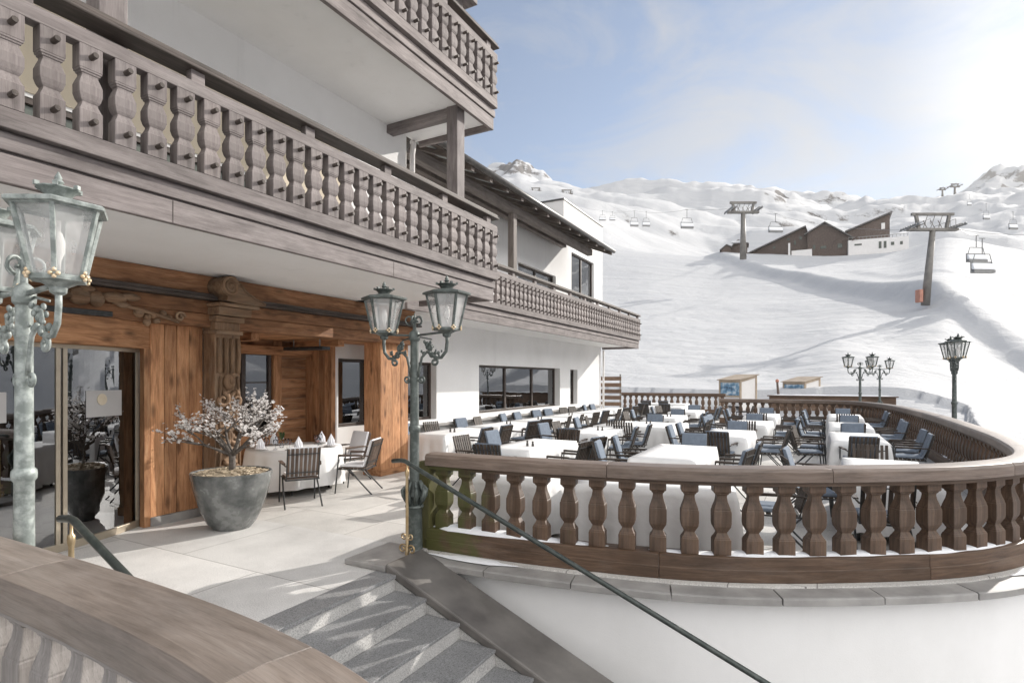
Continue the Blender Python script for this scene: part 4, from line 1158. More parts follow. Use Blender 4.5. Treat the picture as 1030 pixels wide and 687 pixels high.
def make_lamp(matname,label):
    mat=M[matname]
    root=empty('street_lamp',(0,0,0),0,label,'street lamp')
    p=MB(); p.lathe([(.115,0),(.115,.03),(.095,.05),(.088,.08),(.084,.50),(.095,.515),(.105,.53),(.1,.545),(.075,.56),(.07,.60),(.066,.62),(.080,.635),(.084,.65),(.066,.67),(.056,.72),(.052,1.2),(.052,1.36),(.064,1.375),(.066,1.40),(.064,1.425),(.05,1.44),(.047,1.8),(.045,2.38),(.06,2.395),(.062,2.42),(.06,2.47),(.045,2.49),(.02,2.51),(.018,2.58),(.03,2.60),(.03,2.63),(.012,2.66),(.004,2.70)],20)
    p.build('post',mat,root,auto=40)
    c=MB()
    for k in range(8):
        a=PI/4*k; u=Vector((math.cos(a),math.sin(a),0))
        c.tube([u*.07+Vector((0,0,.56)),u*.12+Vector((0,0,.66)),u*.135+Vector((0,0,.72)),u*.11+Vector((0,0,.76))],[.026,.03,.022,.01],6)
        c.tube([u*.065+Vector((0,0,.82)),u*.10+Vector((0,0,.74)),u*.12+Vector((0,0,.68))],[.012,.02,.01],6)
    c.build('leaf_collar',mat,root,smooth=True)
    for s in (-1,1):
        u=Vector((s,0,0)); b=MB()
        b.bar((0,-.0,2.445),(s*.46,0,2.475),.028,.022)
        b.bar((0,.03,2.44),(s*.2,.05,2.40),.014,.014)
        # hanging J arm from the lantern down and back to the post
        pts=[Vector((s*.43,0,2.47)),Vector((s*.435,0,2.36)),Vector((s*.42,0,2.26)),Vector((s*.36,0,2.195)),Vector((s*.29,0,2.19)),Vector((s*.235,0,2.22))]
        b.tube(pts,.019,8)
        b.tube(scroll2((s*.27,0,2.15),u,.05,.012,1.2,PI/2,-1),.014,7)
        b.tube([Vector((s*.24,0,2.235)),Vector((s*.17,0,2.26)),Vector((s*.10,0,2.20)),Vector((s*.07,0,2.08)),Vector((s*.05,0,1.98))],.015,8)
        b.tube(scroll2((s*.10,0,1.955),u,.045,.012,1.3,PI,1),.012,7)
        b.tube(scroll2((s*.19,0,2.31),u,.05,.012,1.2,-PI/2,1),.013,7)
        b.build('bracket',mat,root,smooth=True)
        lf=MB()
        for (x,z,sz) in ((.235,2.225,.035),(.20,2.30,.03),(.285,2.19,.028),(.17,2.345,.03),(.13,2.24,.026),(.32,2.245,.022)):
            blob(lf,(s*x,0,z),sz,sz*.7,sz,7); blob(lf,(s*(x+.03),.02,z+.02),sz*.6,sz*.5,sz*.7,6); blob(lf,(s*(x-.02),-.02,z+.025),sz*.6,sz*.5,sz*.7,6)
        lf.build('iron_leaf',mat,root,smooth=True)
        make_lantern(root,s*.43,mat)
    cr=MB()
    for k in range(5):
        a=2*PI*k/5
        cr.tube(scroll2((.05*math.cos(a),.05*math.sin(a),2.62),(math.cos(a),math.sin(a),0),.06,.015,1.0,-PI/2,1,14),.010,6)
    cr.build('crest',mat,root,smooth=True)
    return root
lampA=make_lamp('iron','dark green iron lamp post with two lanterns at the head of the stairs')
lampB=make_lamp('verdigris','weathered verdigris lamp post with two large lanterns beside the glass entrance door')
lampB.location=(-4.05,1.53,-.0); lampB.scale=(.93,.93,1.0)
tree=kid_tree(lampA)
lampA.location=(-3.98,5.05,.0); lampA.rotation_euler=(0,0,R(2))
GL='iron lanterns around the terrace'
for loc,rz,lab in (((2.98,17.45,-.02),R(90),'single standing dark lamp post with overlapping lanterns behind the outer curved balustrade'),
                   ((1.56,27.35,0.0),R(4),'dark two-lantern lamp post at the far curve of the terrace balustrade'),
                   ((2.85,34.75,.05),R(4),'farthest two-lantern lamp post standing at the snowy plank wall')):
    c=copy_tree(lampA,tree); c.location=loc; c.rotation_euler=(0,0,rz); c['label']=lab; c['group']=GL
for l in (lampA,lampB): l['group']=GL

# ------------------------------------------------------------------ stair handrails
def handrail(name,y,x0,label,post):
    e=empty(name,(x0,y,0),0,label,'handrail')
    m=MB(); pts=[(-.14,0,1.06),(-.02,0,1.075),(.03,0,1.07),(.08,0,1.05)]
    pts=[Vector(p) for p in pts]+[Vector((.1+.2*i,0,1.04-.2*.4156*i)) for i in range(31)]
    m.tube(pts,.024,10); m.build('rail',M['tube'],e,smooth=True)
    m=MB(); m.lathe([(.022,.0),(.022,.12),(.016,.15),(.016,.9),(.022,.93),(.022,.97),(.010,.985),(.008,1.05)],10,(post,0,.0)); m.build('post',M['brass'],e,auto=40)
    m=MB()
    for s in (-1,1):
        m.tube(scroll2((post+s*.06,0,.12),(1,0,0),.055,.012,1.3,PI if s>0 else 0,-s),.010,6); m.tube(scroll2((post+s*.045,0,.26),(1,0,0),.04,.01,1.2,PI if s>0 else 0,s),.009,6)
    m.build('scroll',M['brass'],e,smooth=True)
    m=MB()
    for x in (4.9,): m.tube([(x,0,1.04-.4156*(x-.1)-.9),(x,0,1.03-.4156*(x-.1))],.016,8)
    m.build('baluster_post',M['tube'],e,smooth=True)
handrail('stair_handrail',4.82,-3.96,'dark tubular handrail sloping down beside the right lamp post',.06)
handrail('stair_handrail',1.80,-4.13,'dark tubular handrail with bent end beside the verdigris lamp post',.0)

# ------------------------------------------------------------------ planter and blossom tree
pl=empty('planter',(-6.82,4.80,0),R(20),'large glazed dark green bowl planter standing on the entrance paving','planter')
m=MB(); m.lathe([(.20,0),(.235,.0),(.31,.09),(.375,.22),(.43,.38),(.475,.55),(.505,.70),(.51,.735),(.50,.745),(.475,.74),(.465,.70),(.42,.62)],40,(0,0,0),0,1,.92); m.build('bowl',M['pot'],pl,auto=50)
m=MB(); 
vs=[];fs=[]; n=24
for j in range(6):
    r=.47*j/5
    for k in range(n):
        a=2*PI*k/n; vs.append((r*math.cos(a),r*.92*math.sin(a),.70+.06*(1-(j/5)**2)+.015*noise.noise(Vector((r*9*math.cos(a),r*9*math.sin(a),0)))))
for j in range(5):
    for k in range(n): fs.append((j*n+k,j*n+(k+1)%n,(j+1)*n+(k+1)%n,(j+1)*n+k))
m.add(vs,fs)
for _ in range(160):
    a=random.uniform(0,2*PI); r=.45*math.sqrt(random.random()); mt=Matrix.Translation((r*math.cos(a),r*.92*math.sin(a),.715+.05*(1-(r/.47)**2)))@Matrix.Rotation(random.uniform(0,PI),4,'Z')@Matrix.Rotation(random.uniform(-.5,.5),4,'X')
    m.box(-.03,.03,-.012,.012,0,.014,mt)
m.build('bark_mulch',M['chips'],pl)
bt=empty('blossom_tree',(-6.82,4.80,.74),0,'small bare-branched tree covered in white blossoms in the glazed bowl','tree')
m=MB(); tips=[]
rng=random.Random(11)
def grow(p,d,L,r,lv):
    n=4; pts=[p]; q=p.copy(); dd=d.copy()
    for i in range(n):
        dd=(dd+Vector((rng.uniform(-.16,.16),rng.uniform(-.16,.16),rng.uniform(-.03,.12)))).normalized(); q=q+dd*(L/n); pts.append(q.copy())
        if lv>=2: tips.append((q.copy(),lv))
    m.tube(pts,[r*(1-.45*i/n) for i in range(n+1)],6 if lv<2 else 4)
    if lv<4:
        for k in range(3 if lv<3 else 2):
            ax=Vector((rng.uniform(-1,1),rng.uniform(-1,1),rng.uniform(-.4,.6))).normalized()
            nd=(dd*1.0+ax*(.75 if lv>0 else .8)).normalized()
            if lv>=1: nd.z=nd.z*.55+.05
            grow(pts[-1-(k%2)*1],nd.normalized(),L*rng.uniform(.62,.82),r*.55,lv+1)
grow(Vector((0,0,-.05)),Vector((.02,0,1)),.24,.042,-1) if False else None
base=[Vector((0,0,-.04)),Vector((.01,0,.08)),Vector((-.005,.01,.17)),Vector((.0,.0,.24))]
m.tube(base,[.05,.042,.04,.045],8)
for az_,tilt,L in ((200,54,.40),(150,46,.36),(35,55,.38),(330,44,.36),(265,34,.30),(95,32,.32),(250,64,.36),(60,34,.36),(10,66,.32),(120,60,.36)):
    d=Vector((math.cos(R(az_))*math.sin(R(tilt)),math.sin(R(az_))*math.sin(R(tilt)),math.cos(R(tilt))))
    grow(base[-1]-Vector((0,0,.03)),d,L,.026,1)
m.build('trunk',M['bark'],bt,smooth=True)
m=MB()
def flower(p):
    mt=Matrix.Translation(p)@Matrix.Rotation(rng.uniform(0,6.28),4,'Z')@Matrix.Rotation(rng.uniform(-1.3,1.3),4,'X')
    s=rng.uniform(.010,.019)
    for k in range(5):
        a=2*PI*k/5; c=Vector((math.cos(a),math.sin(a),0)); t=Vector((-math.sin(a),math.cos(a),0))
        vs=[mt@Vector((0,0,0)),mt@(c*s*.8+t*s*.6+Vector((0,0,s*.5))),mt@(c*s*1.5+Vector((0,0,s*.7))),mt@(c*s*.8-t*s*.6+Vector((0,0,s*.5)))]
        m.add(vs,[(0,1,2,3)])
for p,lv in tips:
    for _ in range(1 if lv==2 else 2):
        if rng.random()<(.55 if lv>2 else .25):
            flower(p+Vector((rng.uniform(-.025,.025),rng.uniform(-.025,.025),rng.uniform(-.02,.025))))
m.build('blossom',M['blossom'],bt)
print('tips',len(tips))

# ------------------------------------------------------------------ furniture
def make_chair(cush=True,cm='cushion'):
    root=empty('terrace_chair',(0,0,0))
    # local: sitter looks +y
    def prt(m,n,mat,**k): return m.build(n,mat,root,**k)
    m=MB()
    for k in range(7):
        y=-.20+.068*k; m.box(-.235,.235,y,y+.052,.425,.443)
    prt(m,'seat',M['slat'],bevel=.003)
    def bk(z,o=0): return (-.22-(z-.44)*.30+o)
    m=MB()
    for k in range(8):
        x=-.215+.430*k/7
        m.add([(x-.02,bk(.47),.47),(x+.02,bk(.47),.47),(x+.02,bk(.47)+.018,.47),(x-.02,bk(.47)+.018,.47),(x*1.04-.02,bk(.91),.91),(x*1.04+.02,bk(.91),.91),(x*1.04+.02,bk(.91)+.018,.91),(x*1.04-.02,bk(.91)+.018,.91)],[(0,3,2,1),(4,5,6,7),(0,1,5,4),(1,2,6,5),(2,3,7,6),(3,0,4,7)],[(0,0,0),(0,.04,0),(0,.04,.02),(0,0,.02),(.44,0,0),(.44,.04,0),(.44,.04,.02),(.44,0,.02)])
    prt(m,'backrest',M['slat'])
    m=MB()
    for z in (.53,.82): m.bar((-.235,bk(z)-.008,z),(.235,bk(z)-.008,z),.022,.012)
    m.bar((-.235,-.22,.415),(.235,-.22,.415),.02,.02); m.bar((-.235,.27,.415),(.235,.27,.415),.02,.02)
    for s in (-1,1):
        m.bar((s*.24,-.24,.415),(s*.24,.29,.415),.018,.018); m.bar((s*.236,-.215,.415),(s*.236,bk(.90)-.004,.90),.016,.014)
    prt(m,'seat_frame',M['blackiron'])
    for s in (-1,1):
        x=s*.265
        m=MB(); m.tube([(x,.24,.63),(x,.26,.645),(x,.0,.65),(x,-.25,.655),(x*.95,bk(.64)-.01,.64)],.012,6); m.box(x-.025,x+.025,-.16,.25,.655,.672); prt(m,'armrest',M['slat'])
        m=MB(); m.tube([(x,.25,.645),(x,.27,.42),(x*1.02,.31,0)],.0125,6); prt(m,'leg',M['blackiron'])
        m=MB(); m.tube([(x*.96,.06,.42),(x*1.0,-.14,.2),(x*1.02,-.34,0)],.0125,6); prt(m,'leg',M['blackiron'])
    if cush:
        m=MB()
        n=10; vs=[];fs=[]
        prof_=[(.24,.455),(.25,.485),(.1,.50),(-.08,.498),(-.16,.50)]+[(bk(z)+.075,z) for z in (.56,.66,.76,.86)]+[(bk(.90)+.07,.915),(bk(.91)+.035,.93)]
        back=[(-.225+.0,.84)]
        # closed ring: outer profile then inner
        ring=prof_+[(bk(.90)+.024,.915),(bk(.86)+.024,.86),(bk(.60)+.024,.60),(-.175,.452)]
        for i,x in enumerate((-.225,-.20,0,.20,.225)):
            kk=.6 if i in (0,4) else 1
            for (y,z) in ring: vs.append((x,y,z))
        nr=len(ring)
        for i in range(4):
            for k in range(nr): fs.append((i*nr+k,i*nr+(k+1)%nr,(i+1)*nr+(k+1)%nr,(i+1)*nr+k))
        fs.append(tuple(range(nr-1,-1,-1))); fs.append(tuple(4*nr+k for k in range(nr)))
        m.add(vs,fs); prt(m,'cushion',M[cm],auto=50,bevel=.008)
    return root
chair0=make_chair(); chair_tree=kid_tree(chair0); chair_used=False
porch0=make_chair(True,'napkin'); porch_used=False
for c_ in porch0.children:
    if c_.name.startswith(('seat.','seat_f','backrest','arm')) and c_.data.materials[0]==M['slat']: c_.data.materials[0]=M['slat_brown']
porch_tree=kid_tree(porch0)
def porch_chair(x,y,rz,label,group):
    global porch_used
    if porch_used: c=copy_tree(porch0,porch_tree)
    else: c=porch0; porch_used=True
    c.location=(x,y,0); c.rotation_euler=(0,0,rz); tag(c,label,'chair',group); return c
bare0=make_chair(False)
mb_=MB(); mb_.box(-.225,.225,-.18,.24,.445,.49); mb_.build('cushion',M['cushion'],bare0,bevel=.015)
bare_tree=kid_tree(bare0); bare_used=False
crng=random.Random(21)
def place_chair(x,y,rz,label,group,z=0.0):
    global chair_used,bare_used
    if chair_used and crng.random()<.36:
        if bare_used: c=copy_tree(bare0,bare_tree)
        else: c=bare0; bare_used=True
    elif not chair_used: c=chair0; chair_used=True
    else: c=copy_tree(chair0,chair_tree)
    c.location=(x,y,z); c.rotation_euler=(0,0,rz); tag(c,label,'chair',group)
    return c

def cloth_mesh(sx,sy,top=.752,bottom=.12,seed=0,round_=False,fold=.07):
    m=MB(); r=random.Random(seed); vs=[];fs=[]
    # outline
    out=[]; c=.05
    if round_:
        n=120; out=[(Vector((sx*math.cos(2*PI*k/n),sx*math.sin(2*PI*k/n),0)),Vector((math.cos(2*PI*k/n),math.sin(2*PI*k/n),0)),0) for k in range(n)]
    else:
        hx,hy=sx/2,sy/2
        sides=[((-hx,-hy),(hx,-hy),(0,-1)),((hx,-hy),(hx,hy),(1,0)),((hx,hy),(-hx,hy),(0,1)),((-hx,hy),(-hx,-hy),(-1,0))]
        for (a,b,nn) in sides:
            a=Vector((*a,0)); b=Vector((*b,0)); nn=Vector((*nn,0)); L=(b-a).length; k=max(12,int(L/.05)); t=(b-a)/L
            for i in range(k):
                u=i/k; p=a+(b-a)*u
                e=min(u,1-u)*L; kk=max(0,1-e/.14)      # towards a corner
                d=(nn+ (t*(1 if u>.5 else -1))*kk*.75).normalized()
                out.append((p,d,kk))
    n=len(out); ph=r.uniform(0,6); rows=7
    s=0; ss=[]
    for i in range(n): ss.append(s); s+=(out[(i+1)%n][0]-out[i][0]).length
    for j in range(rows+1):
        v=j/rows
        for i,(p,d,kk) in enumerate(out):
            zz=top-(top-bottom-(.03*math.sin(ss[i]*2.2+ph)))*v - kk*v*.06
            f=fold*v*(math.sin(ss[i]*15+ph+1.5*math.sin(ss[i]*3.1))*.6+.4*math.sin(ss[i]*27+2*ph))*(.4+.6*(noise.noise(Vector((ss[i]*1.3,seed*3.1,0)))*.5+.5))
            bulge=.012+.04*v+kk*.07*math.sin(v*PI*.5)
            if j==0: vs.append((p.x,p.y,top))
            else: vs.append((p.x+d.x*(bulge+f),p.y+d.y*(bulge+f),zz))
    for j in range(rows):
        for i in range(n): fs.append((j*n+i,j*n+(i+1)%n,(j+1)*n+(i+1)%n,(j+1)*n+i))
    # top sheet
    c0=len(vs)
    ring2=[]
    for i,(p,d,kk) in enumerate(out):
        q=p*.6; vs.append((q.x,q.y,top+.003*noise.noise(Vector((q.x*4,q.y*4,seed)))))
    for i in range(n): fs.append((i,c0+i,c0+(i+1)%n,(i+1)%n))
    vs.append((0,0,top+.002)); cc=len(vs)-1
    for i in range(n): fs.append((c0+i,cc,c0+(i+1)%n))
    m.add(vs,fs); return m
def table(x,y,sx,sy,rz,tl,seed,round_=False,z=0,bottom=.12):
    t=empty('dining_table',(x,y,z),rz,'table under the white cloth: '+tl if False else tl[0],'table','dining tables on the terrace')
    m=MB()
    if round_: m.lathe([(sx-.02,.715),(sx-.01,.745),(0.01,.746)],40)
    else: m.box(-sx/2+.01,sx/2-.01,-sy/2+.01,sy/2-.01,.715,.747)
    m.build('tabletop',M['slat'],t,bevel=.004)
    k=.62 if round_ else None
    for a in (-1,1):
        for b in (-1,1):
            lx=a*(sx/2-.14) if not round_ else a*sx*.5; ly=b*(sy/2-.16) if not round_ else b*sx*.5
            m=MB(); m.tube([(lx,ly,.714),(lx*1.03,ly*1.03,0)],.02,8); m.build('leg',M['blackiron'],t)
    c=cloth_mesh(sx,sy,.752,bottom,seed,round_).build('tablecloth',M['cloth'],None,smooth=True)
    c.location=(x,y,z); c.rotation_euler=(0,0,rz); tag(c,tl[1],'tablecloth','white tablecloths on the terrace')
    return t,c
ORD=['nearest','second','third','fourth','fifth','farthest']
rows={
 'hotel wall row':[(-7.45,10.85+2.3*k,.95,2.0) for k in range(6)],
 'second row':[(-4.65,9.35,.95,2.0),(-4.62,12.55,.9,1.9),(-4.15,15.0,2.0,2.0),(-4.35,18.6,1.0,2.0),(-4.4,22.2,1.0,2.0)],
 'middle row':[(-2.07,9.55,1.0,2.15),(-1.75,13.4,.95,2.05),(-1.62,17.0,.95,2.0),(-1.65,20.9,.95,2.1)],
 'railing row':[(.80,9.0,.95,2.2),(.72,13.75,.95,2.3),(.75,17.3,.95,2.2),(.80,21.6,.95,2.4)],
}
rng=random.Random(5)
def jit(a): return rng.uniform(-a,a)
seed=1; shakers=[]
for rn,tabs in rows.items():
    last=len(tabs)-1
    for i,(x,y,sx,sy) in enumerate(tabs):
        od='farthest' if i==last else ORD[i]
        wall='hotel wall' in rn
        table(x,y,sx,sy,R(jit(1.2)),(f'{od} table in the {rn}, under its white cloth',f'white tablecloth hanging over the {od} table in the {rn}'),seed); seed+=1
        g='slatted chairs around the terrace tables'
        nlong=2
        for sd,nm in ((-1,'hotel side'),(1,'slope side')):
            for k in range(nlong):
                yy=y+(-.27+.54*k)*sy/1.0*.82
                xx=x+sd*(sx/2+.36+abs(jit(.08)))
                if 'railing' in rn and sd==1 and i==0: continue
                if wall and sd==-1: xx=x-(sx/2+.22)
                en='near end' if k==0 else 'far end'
                place_chair(xx,yy+jit(.05),R(-90 if sd<0 else 90)+R(jit(13)),f'dark slatted chair, {nm} {en}, of the {od} table in the {rn}',g)
        if not wall:
            for sd,nm in ((-1,'near'),(1,'far')):
                if i==0 and sd==-1 and 'second' not in rn: continue
                place_chair(x+jit(.06),y+sd*(sy/2+.24),R(0 if sd<0 else 180)+R(jit(10)),f'dark slatted chair at the {nm} head of the {od} table in the {rn}',g)
        if i<4 and ('second' in rn or wall):
            shakers.append((x+.1,y+jit(.3),f'the {od} table in the {rn}'))
# tables tucked just behind the near balustrade
table(-3.42,6.55,1.05,1.05,R(3),('square table tucked behind the balustrade nearest the lamp post, under a cloth','white tablecloth on the square table behind the balustrade nearest the lamp post'),31,bottom=.05)
table(-1.72,6.75,1.75,1.0,R(12),('long table set close behind the near curve of the balustrade, under a cloth','white tablecloth on the long table close behind the near curve'),32,bottom=.05)
place_chair(-.42,7.25,R(98),'dark slatted chair beside the long table behind the near curve of the balustrade','slatted chairs around the terrace tables')
place_chair(.62,7.35,R(5),'dark slatted chair tucked under the outer row beside the near curved railing','slatted chairs around the terrace tables')
# more tables at the far end
table(-6.2,25.6,2.0,1.0,0,('low-lying far table crosswise in front of the far balustrade, under a cloth','white tablecloth on the crosswise table before the far balustrade'),33)
table(-6.9,29.0,2.4,1.0,0,('last table beside the far straight balustrade, under a cloth','white tablecloth on the last table beside the far straight balustrade'),34)
for k,(x,y,rz,lab) in enumerate(((-6.7,24.8,0,'first dark chair before the crosswise far table'),(-5.8,24.8,0,'second dark chair before the crosswise far table'),(-7.5,28.2,0,'left dark chair before the last far table'),(-6.6,28.2,0,'right dark chair before the last far table'),(-2.6,24.6,90,'lone dark chair standing between the farthest tables'))):
    place_chair(x,y,R(rz+jit(8)),lab,'slatted chairs around the terrace tables')
def shaker(x,y,z,label,tall):
    m=MB(); h=.105 if tall else .09
    m.lathe([(.022,0),(.024,.01),(.02,h*.55),(.014,h*.62),(.018,h*.72),(.02,h*.85),(.012,h)],10); o=m.build('shaker',M['shaker'],None,auto=40); o.location=(x,y,z); tag(o,label,'shaker','dark table shakers'); return o
for (x,y,d) in shakers:
    shaker(x-.05,y,.755,f'slimmer taller dark shaker of the pair on {d}',True); shaker(x+.05,y+.02,.755,f'shorter dark shaker of the pair on {d}',False)

# laid table in the porch
PX,PY=-8.22,7.02
table(PX,PY,.80,0,0,('round table in the timber porch, laid for guests, under a white cloth','full white cloth falling in folds from the round porch table'),40,round_=True,bottom=.13)
c=porch_chair(-7.16,6.22,R(70)+R(40),'dark slatted armchair with its back to the stairs at the porch table','slatted armchairs at the porch table')
c.rotation_euler=(0,0,R(58))
c=porch_chair(-7.08,7.42,R(112),'slatted armchair seen in profile between the porch table and timber column','slatted armchairs at the porch table')
c=porch_chair(-8.05,8.30-.15,R(172),'slatted armchair behind the porch table, mostly hidden by the timber column','slatted armchairs at the porch table')
def goblet(x,y,z,label,h=.19,wine=False):
    e=empty('wine_glass',(x,y,z),0,label,'glass','glasses on the porch table')
    m=MB(); m.lathe([(.034,0),(.034,.003),(.006,.008),(.004,h*.42),(.01,h*.46),(.03,h*.56),(.038,h*.72),(.034,h)],14); m.build('bowl',M['clear'],e,smooth=True)
    if wine:
        m=MB(); m.lathe([(.008,h*.47),(.028,h*.57),(.034,h*.66),(.034,h*.665)],14); m.build('drink',M['wine'],e,smooth=True)
zt=.757
gl=[(.30,-.42,'nearest the two armchairs'),(.22,-.30,'behind the foremost glass'),(-.05,-.55,'at the near left place'),(.05,-.45,'second at the near left place'),(.52,.05,'at the right-hand place'),(.42,.16,'second at the right-hand place'),(.15,.45,'at the back place'),(-.02,.50,'second at the back place'),(-.45,.1,'at the wall place'),(-.4,-.05,'second at the wall place')]
for i,(dx,dy,lb) in enumerate(gl): goblet(PX+dx,PY+dy,zt,f'clear stemmed glass {lb} on the porch table',.20 if i%2==0 else .165,i%3==1)
for i,(dx,dy,lb) in enumerate(((.42,-.28,'nearest the profile armchair'),(-.12,-.62,'nearest the planter'),(.55,.33,'by the timber column side'),(0.0,.62,'at the back of the table'),(-.55,.0,'on the wall side'))):
    e=empty('plate',(PX+dx,PY+dy,zt),0,f'white plate {lb} of the round porch table','plate','plates on the porch table')
    m=MB(); m.lathe([(.07,0),(.08,.004),(.13,.014),(.128,.017),(.078,.008),(.01,.007)],28); m.build('dish',M['plate'],e,smooth=True)
    m=MB(); n=12
    vs=[(0,0,.02)]
    for k in range(n*2):
        a=2*PI*k/(n*2); r=.075 if k%2==0 else .045; vs.append((r*math.cos(a),r*math.sin(a),.012))
    for k in range(n*2):
        a=2*PI*k/(n*2); r=.085 if k%2==0 else .03; vs.append((r*.5*math.cos(a),r*.9*math.sin(a),.10+.05*(k%2)))
    top=len(vs); vs.append((0,0,.22))
    fs=[]
    for k in range(n*2):
        k2=(k+1)%(n*2); fs.append((1+k,1+k2,1+n*2+k2,1+n*2+k)); fs.append((1+n*2+k,1+n*2+k2,top))
    m.add(vs,fs); o=m.build('napkin',M['napkin'],None); o.location=(PX+dx,PY+dy,zt+.012); tag(o,f'folded white napkin standing on the plate {lb}','napkin','napkins on the porch table')
e=empty('bud_vase',(PX-.1,PY-.2,zt),0,'small vase with a green sprig in the middle of the porch table','vase')
m=MB(); m.lathe([(.03,0),(.035,.03),(.018,.09),(.022,.12)],14); m.build('jar',M['clear'],e,smooth=True)
m=MB()
for k in range(16):
    a=rng.uniform(0,6.28); r=rng.uniform(.01,.06); z=rng.uniform(.14,.27); m.add([(0,0,.12),(r*math.cos(a)-.01,r*math.sin(a),z),(r*1.2*math.cos(a),r*1.2*math.sin(a),z+.03),(r*math.cos(a)+.01,r*math.sin(a),z)],[(0,1,2,3)])
m.build('sprig',M['leaf'],e)

# ------------------------------------------------------------------ booths with pictures, beyond the terrace
def booth(x,y,z,rz,label):
    e=empty('wooden_booth',(x,y,z),rz,label,'booth','booths on the snow beyond the terrace')
    m=MB()
    for (px_,py_) in ((-.8,-.6),(.8,-.6),(-.8,.6),(.8,.6)): m.box(px_-.05,px_+.05,py_-.05,py_+.05,-.4,1.50 if py_<0 else 1.78)
    m.box(-.75,.75,-.64,-.56,1.38,1.50); m.box(-.75,.75,-.64,-.56,.52,.60); m.box(-.75,.75,.56,.64,1.66,1.78)
    m.prism([(-.55,1.40),(-.55,1.52),(.55,1.77),(.55,1.65)],.76,.84,'x'); m.prism([(-.55,1.40),(-.55,1.52),(.55,1.77),(.55,1.65)],-.84,-.76,'x')
    m.build('frame',M['pine'],e,bevel=.008)
    m=MB(); m.box(-.75,.75,-.60,-.57,.0,.52); m.prism([(-.55,-.3),(-.55,1.42),(.55,1.67),(.55,-.3)],.78,.80,'x'); m.prism([(-.55,-.3),(-.55,1.42),(.55,1.67),(.55,-.3)],-.80,-.78,'x'); m.box(-.75,.75,.58,.60,-.3,1.66)
    m.build('side_panel',M['whitepaint'],e)
    m=MB(); m.box(-.74,.74,-.61,-.575,.62,1.36); m.build('picture',M['poster'],e)
    m=MB(); m.prism([(-.75,1.50),(-.75,1.54),(.75,1.86),(.75,1.82)],-.92,.92,'x'); m.build('roof',M['pine'],e)
    return e
def gz(p): return terrain(p.x,p.y)
p=at(742,33.5); booth(p.x,p.y,.42,R(-38),'pale wooden booth with a blue mountain picture, nearer the hotel')
p=at(806,35.5); booth(p.x,p.y,.30,R(-40),'pale wooden booth with a blue picture, behind the snowy plank wall')
e=empty('leaning_ski_marker',(at(784,34).x,at(784,34).y,.2),0,'dark upright padded marker post beside the second pale booth','marker post')
m=MB(); m.tube([(0,0,0),(-.06,0,.9),(-.12,0,1.62)],[.07,.075,.06],8); m.build('pole',M['lodge'],e,smooth=True)
m=MB(); m.lathe([(.09,1.6),(.1,1.68),(.08,1.76),(.02,1.8)],10,(-.12,0,0)); m.build('tip',M['redmat'],e,smooth=True)

# ------------------------------------------------------------------ lodges on the crest
def facing(px,t,yaw=0,z=None):
    p=at(px,t); 
    return Matrix.Translation((p.x,p.y,gz(p) if z is None else z))@Matrix.Rotation(YAW-math.atan((px-515)/FPX)+yaw,4,'Z')
def gable(mb_wall,mb_roof,x0,x1,xp,z0,ze0,ze1,zp,y0,y1,ov=1.2,th=.5):
    mb_wall.prism([(x0,z0),(x1,z0),(x1,ze1),(xp,zp),(x0,ze0)],y0,y1,'y')
    for (xa,za,xb,zb) in ((xp,zp,x0,ze0),(xp,zp,x1,ze1)):
        s=(zb-za)/(xb-xa); xo=xb+(ov if xb>xa else -ov); zo=zb+s*(xo-xb)
        mb_roof.prism([(xa,za+.05),(xo,zo+.05),(xo,zo+th),(xa,za+th)],y0-ov,y1+ov,'y')
def place(e,mt):
    e.matrix_world=mt
t=228; s=t/FPX
mt=facing(803,t); 
e=empty('mountain_lodge',(0,0,0),0,'broad dark brown lodge with twin gables on the crest of the ski slope','lodge'); place(e,mt)
w_=MB(); rf=MB()
gable(w_,rf,-52*s,8*s,6.5*s,-6,6*s*.6,22*s,27.5*s,0,14); 
gable(w_,rf,8.1*s,44*s,23*s,-6,20*s,13*s,28.5*s,-1.2,13)
w_.build('wall',M['lodge'],e); r_=rf.build('roof',M['shingle'],e)
for (x,z,w2,h2) in ((-22,10,2,2.5),(-3,13,1.6,4),(2,17,2.4,3),(-9,17,2.2,2.2),(14,6,2,4),(22,5,5,2.5),(36,5,4,4)):
    m=MB(); m.box(x*s-w2*s/2,x*s+w2*s/2,-.15 if x<8 else -1.35,-.02 if x<8 else -1.22,z*s-h2*s/2,z*s+h2*s/2); m.build('window',M['greenpanel'],e)
m=MB(); m.box(-9*s,-7.2*s,-4,-3.4,-2,11*s); m.build('white_column',M['whitepaint'],e)
m=MB(); m.box(-6*s,12*s,-3.6,-.2,-2,3.2*s); m.build('porch_block',M['whitepaint'],e)
m=MB(); 
for xx in (30,38,46): m.tube([(xx*s,-3.3,8*s),((xx+5)*s,-3.3,12*s)],.25,6)
m.build('balcony_beam',M['lodge'],e)
mt=facing(737,t+4)
e=empty('wooden_hut',(0,0,0),0,'pair-roofed small brown hut at the left foot of the big lodge','hut'); place(e,mt)
w_=MB(); rf=MB(); gable(w_,rf,-11*s,-2*s,-6*s,-4,4*s,6*s,8*s,0,8,.6,.4); gable(w_,rf,-1.9*s,14*s,5*s,-4,6*s,9*s,13*s,2,9,.6,.4)
w_.build('wall',M['lodge'],e); rf.build('roof',M['shingle'],e)
m=MB(); m.box(-1*s,10*s,-1.0,1.8,10*s,11*s); m.build('snow_load',M['snowpatch'],e)
mt=facing(872,t-2,R(3))
e=empty('lift_station',(0,0,0),0,'tall dark timber building with one steep sloping roof above the white block','building'); place(e,mt)
